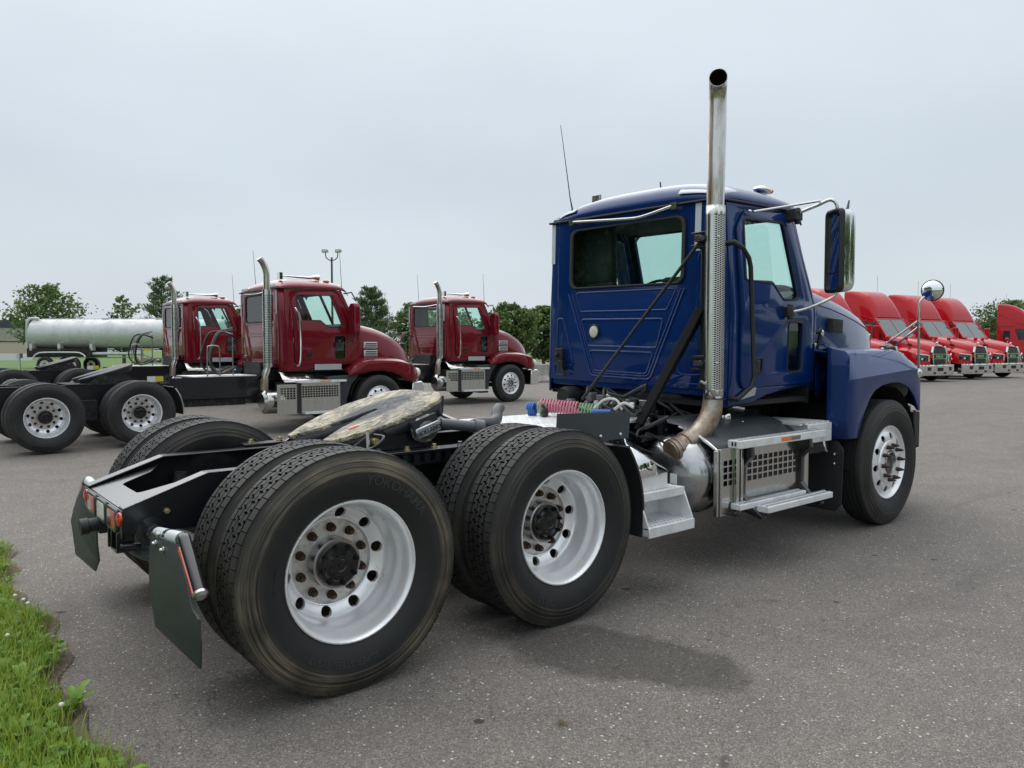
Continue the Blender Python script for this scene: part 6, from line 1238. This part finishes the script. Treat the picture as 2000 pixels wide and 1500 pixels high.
# trees beside and behind the camera, seen mirrored in glass and paint
GT2 = 'trees around the edge of the lot outside the picture'
base = make_tree('leafy_tree', (-13, 15, 0), 8.5, 7.5, 'round', 'large tree beyond the left edge of the lot, outside the picture', GT2, 77, nleaf=9000)
for i, (x, y, s) in enumerate(((-17, 20.5, 1.5), (-20, 10, 1.5), (-12.5, 25, 1.5), (-22, 17, 1.6), (32, -43, 1.7), (42, -44, 1.9), (50, -36, 1.6), (22, -44, 1.5), (10, -43, 1.6), (-6, -42, 1.5), (58, -24, 1.5), (68, -25, 1.7), (79, -24, 1.6), (91, -25, 1.8), (104, -24, 1.7))):
    c = copy_tree(base); c.location = (x, y, 0); c.scale = (s, s, s); c.rotation_euler = (0, 0, i*1.3); c['label'] = ('broad tree left of the picture, %s' % ('second from the front', 'third from the front', 'behind the others', 'nearest the verge')[i]) if i < 4 else ('tall tree beyond the lot behind the photographer, %s' % ('first', 'second', 'third', 'fourth', 'fifth', 'sixth', 'seventh', 'eighth', 'ninth', 'tenth', 'eleventh', 'twelfth')[i-4])
# ------------------------------------------------------------ grass verge at the lower left
rg_ = np.random.default_rng(5)
def edge_x(y): return -.97+.05*np.sin(3.1*y)+.035*np.sin(9.7*y+1)
sheet('verge_soil', np.concatenate([np.linspace(-4, -1.15, 30), np.linspace(-1.14, -.84, 60)]), np.linspace(-3.2, 3.12, 160), lambda X, Y: .010+.006*np.sin(X*23+Y*5)*np.sin(Y*17)-np.clip((X-edge_x(Y)-.006)/.02, 0, 1)*.06, 'soil', label='bare soil strip under the grass verge')
def pts(n, x0=-2.1, spread=.03, bias=1.0):
    y = rg_.uniform(-2.0, 3.1, n); x = edge_x(y)-.075+rg_.normal(size=n)*spread-(rg_.uniform(0, 1, n)**bias)*(-x0-.97); return x, y
def blades(name, n, h0, h1, w_, mat, lab, leanv=.6, **k):
    x, y = pts(n, **k); h = rg_.uniform(h0, h1, n); az = rg_.uniform(0, 2*pi, n); ln = rg_.uniform(.15, leanv, n)*h; wv = w_*rg_.uniform(.7, 1.4, n)
    z0 = np.zeros(n)+.008; px_, py_ = -np.sin(az)*wv/2, np.cos(az)*wv/2; dx, dy = np.cos(az), np.sin(az)
    def row(k_, f, wf): return np.stack([x+dx*ln*f**2+px_*wf*k_, y+dy*ln*f**2+py_*wf*k_, z0+h*f*(1-.25*f*ln/h)], 1)
    V = np.stack([row(-1, 0, 1), row(1, 0, 1), row(1, .5, .85), row(-1, .5, .85), row(1, .8, .5), row(-1, .8, .5), row(0, 1, 0)], 1).reshape(-1, 3)
    b = np.arange(n)[:, None]*7; q = np.concatenate([b+[0, 1, 2, 3], b+[3, 2, 4, 5]], 0); t = b+[5, 4, 6]
    me = bpy.data.meshes.new(name); me.vertices.add(len(V)); me.vertices.foreach_set('co', V.ravel()); li = np.concatenate([q.ravel(), t.ravel()]).astype(np.int32); me.loops.add(len(li)); me.loops.foreach_set('vertex_index', li)
    ls = np.concatenate([np.arange(0, q.size, 4), q.size+np.arange(0, t.size, 3)]).astype(np.int32); me.polygons.add(len(ls)); me.polygons.foreach_set('loop_start', ls); me.polygons.foreach_set('loop_total', np.concatenate([np.full(len(q), 4), np.full(len(t), 3)]).astype(np.int32))
    me.materials.append(MATS[mat]); me.update(); me.validate(); me.polygons.foreach_set('use_smooth', [True]*len(me.polygons)); tag(link(name, me), lab, None, None, 'stuff')
blades('grass', 42000, .05, .15, .0042, 'grass_blade', 'green grass blades of the verge at the lower left')
blades('dry_grass', 2600, .03, .09, .003, 'dry_blade', 'dry straw coloured blades along the asphalt edge', 1.2, spread=.045, bias=9.)
# clover: three round leaflets each
n = 7500; x, y = pts(n, spread=.025); h = rg_.uniform(.02, .075, n); V = []; ang = rg_.uniform(0, 2*pi, n); R0 = rg_.uniform(.008, .0155, n); tl = rg_.normal(size=(n, 2))*.35
P_ = []
for k in range(3):
    a = ang+k*2*pi/3
    for m_ in range(6):
        b = m_*pi/3; lx = R0*(1.05+np.cos(b)*1.0); ly = R0*np.sin(b)*.95
        if m_ == 0: lx = lx*.93
        X = lx*np.cos(a)-ly*np.sin(a); Y = lx*np.sin(a)+ly*np.cos(a); P_.append(np.stack([x+X, y+Y, h+X*tl[:, 0]+Y*tl[:, 1]+.15*lx], 1))
V = np.stack(P_, 1).reshape(-1, 3); me = bpy.data.meshes.new('clover'); me.vertices.add(len(V)); me.vertices.foreach_set('co', V.ravel()); me.loops.add(len(V)); me.loops.foreach_set('vertex_index', np.arange(len(V), dtype=np.int32))
me.polygons.add(n*3); me.polygons.foreach_set('loop_start', np.arange(0, len(V), 6, dtype=np.int32)); me.polygons.foreach_set('loop_total', np.full(n*3, 6, dtype=np.int32)); me.materials.append(MATS['clover_leaf']); me.update(); me.validate()
tag(link('clover', me), 'clover leaves mixed into the grass verge', None, None, 'stuff')
# broad leaved weeds, each leaf a part
GW = 'broad leaved weeds in the verge'
def leaf_mesh(L, w_, seed):
    rd = random.Random(seed); ns_ = 9; rows = []
    for i in range(ns_+1):
        t = i/ns_; hw = w_*.5*(.18+sin(pi*min(1, t*1.02))**.9*(.45+.75*t))*(1+.22*(1 if i % 2 else -1)*(t < .8)); hw = hw if i < ns_ else .001
        zz = L*(.42*sin(t*pi*.62)-.12*t*t); rows.append([(t*L, -hw, zz+hw*.35), (t*L, 0, zz), (t*L, hw, zz+hw*.35)])
    return MB().loft(rows, cap=False, ringclosed=False).mesh('leaf', 'weed_leaf', 70)
LM = [leaf_mesh(.13, .038, 1), leaf_mesh(.17, .045, 2), leaf_mesh(.10, .05, 3)]
WD = [(-1.10, -1.05, 'broad weed at the bottom edge of the picture, nearest the asphalt', 1.0), (-1.03, -.62, 'toothed weed leaning over the asphalt edge above the bottom corner', 1.15), (-1.16, -.20, 'toothed weed in the middle of the verge', 1.1), (-1.04, .28, 'broad weed above the sandy notch in the asphalt edge', .8), (-1.08, 1.02, 'weed with a large curled leaf near the white clover heads', 1.2), (-1.25, -.75, 'low weed at the left of the bottom corner', 1.1), (-1.14, .62, 'small bright green weed among clover', .8), (-1.02, -1.35, 'weed cut off by the bottom of the picture', 1.0), (-1.24, .20, 'dark weed by the left edge', .9), (-1.02, 1.75, 'small weed at the far tip of the verge', .7)]
for i, (x, y, lb, s) in enumerate(WD):
    e = empty('broadleaf_weed', (x, y, .01), i*.9, label=lb, cat='weed', group=GW); rd = random.Random(i)
    for k in range(9):
        a = k*2.399+rd.uniform(-.3, .3); link('leaf', LM[(i+k) % 3], e, Matrix.Rotation(a, 4, 'Z') @ Matrix.Rotation(-rd.uniform(.0, .6), 4, 'Y') @ Matrix.Scale(s*rd.uniform(.45, .8), 4))
GF = 'white clover heads in the verge'
hme = MB().ball((0, 0, 0), .0115, .0115, .010, 10, 7).mesh('flower_head', 'clover_white'); sme = MB().tube([(0, 0, -.09), (0, 0, 0)], .0014, 5).mesh('stem', 'grass_blade')
CF = [(-1.20, 1.30, 'highest'), (-1.15, 1.22, 'second highest'), (-1.06, 1.05, 'third from the top'), (-1.03, .93, 'by the asphalt edge below the curled leaf'), (-1.02, .84, 'lowest of the upper cluster'), (-1.22, 1.12, 'at the left edge above the middle'), (-1.17, .33, 'large lone one at the left, lower down'), (-1.09, -.72, 'lowest one, near the bottom corner')]
for i, (x, y, lb) in enumerate(CF):
    e = empty('clover_flower', (x, y, .0), 0, label='small white clover head, '+lb, cat='flower', group=GF)
    for nm, m_ in (('flower_head', hme), ('stem', sme)): link(nm, m_, e, Matrix.Translation((0, 0, .098)))
# bits lying on the asphalt
GS = 'small litter lying on the asphalt'
for i, (x, y, a, L, mt, nm, lb) in enumerate(((1.12, -1.78, .3, .045, 'dry_blade', 'straw', 'pale straw lying on the damp stain'), (3.9, -2.1, .6, .06, 'dry_blade', 'straw', 'pale straw on the asphalt right of the front wheel'), (-.86, .86, 2.6, .07, 'black_plastic', 'twig', 'dark twig beside the grass verge'), (3.2, -3.0, .2, .03, 'black_plastic', 'pebble', 'dark chip on open asphalt at the right'), (.93, -2.30, 0, .014, 'dry_blade', 'pebble', 'pale pebble below the stain'), (.35, -2.25, 1, .014, 'dry_blade', 'pebble', 'pale pebble near the rear tyre'))):
    o = link(nm, MB().tube([(-L/2, 0, .003), (0, .004, .004), (L/2, 0, .003)], [.0015, .003, .0015], 6).mesh(nm, mt)); o.location = (x, y, .002); o.rotation_euler = (0, 0, a); tag(o, lb, nm, GS)
mb = MB(); rd = random.Random(9)
for i in range(40): a, r0 = rd.uniform(0, 2*pi), rd.uniform(0, .03); mb.tube([(r0*cos(a), r0*sin(a), .002), (r0*cos(a)+rd.uniform(-.02, .02), r0*sin(a)+rd.uniform(-.02, .02), rd.uniform(.004, .02))], .001, 4)
o = link('moss_tuft', mb.mesh('moss_tuft', 'dry_blade')); o.location = (.52, -2.02, 0); tag(o, 'pale tuft of dry grass on the asphalt below the stain', 'tuft')
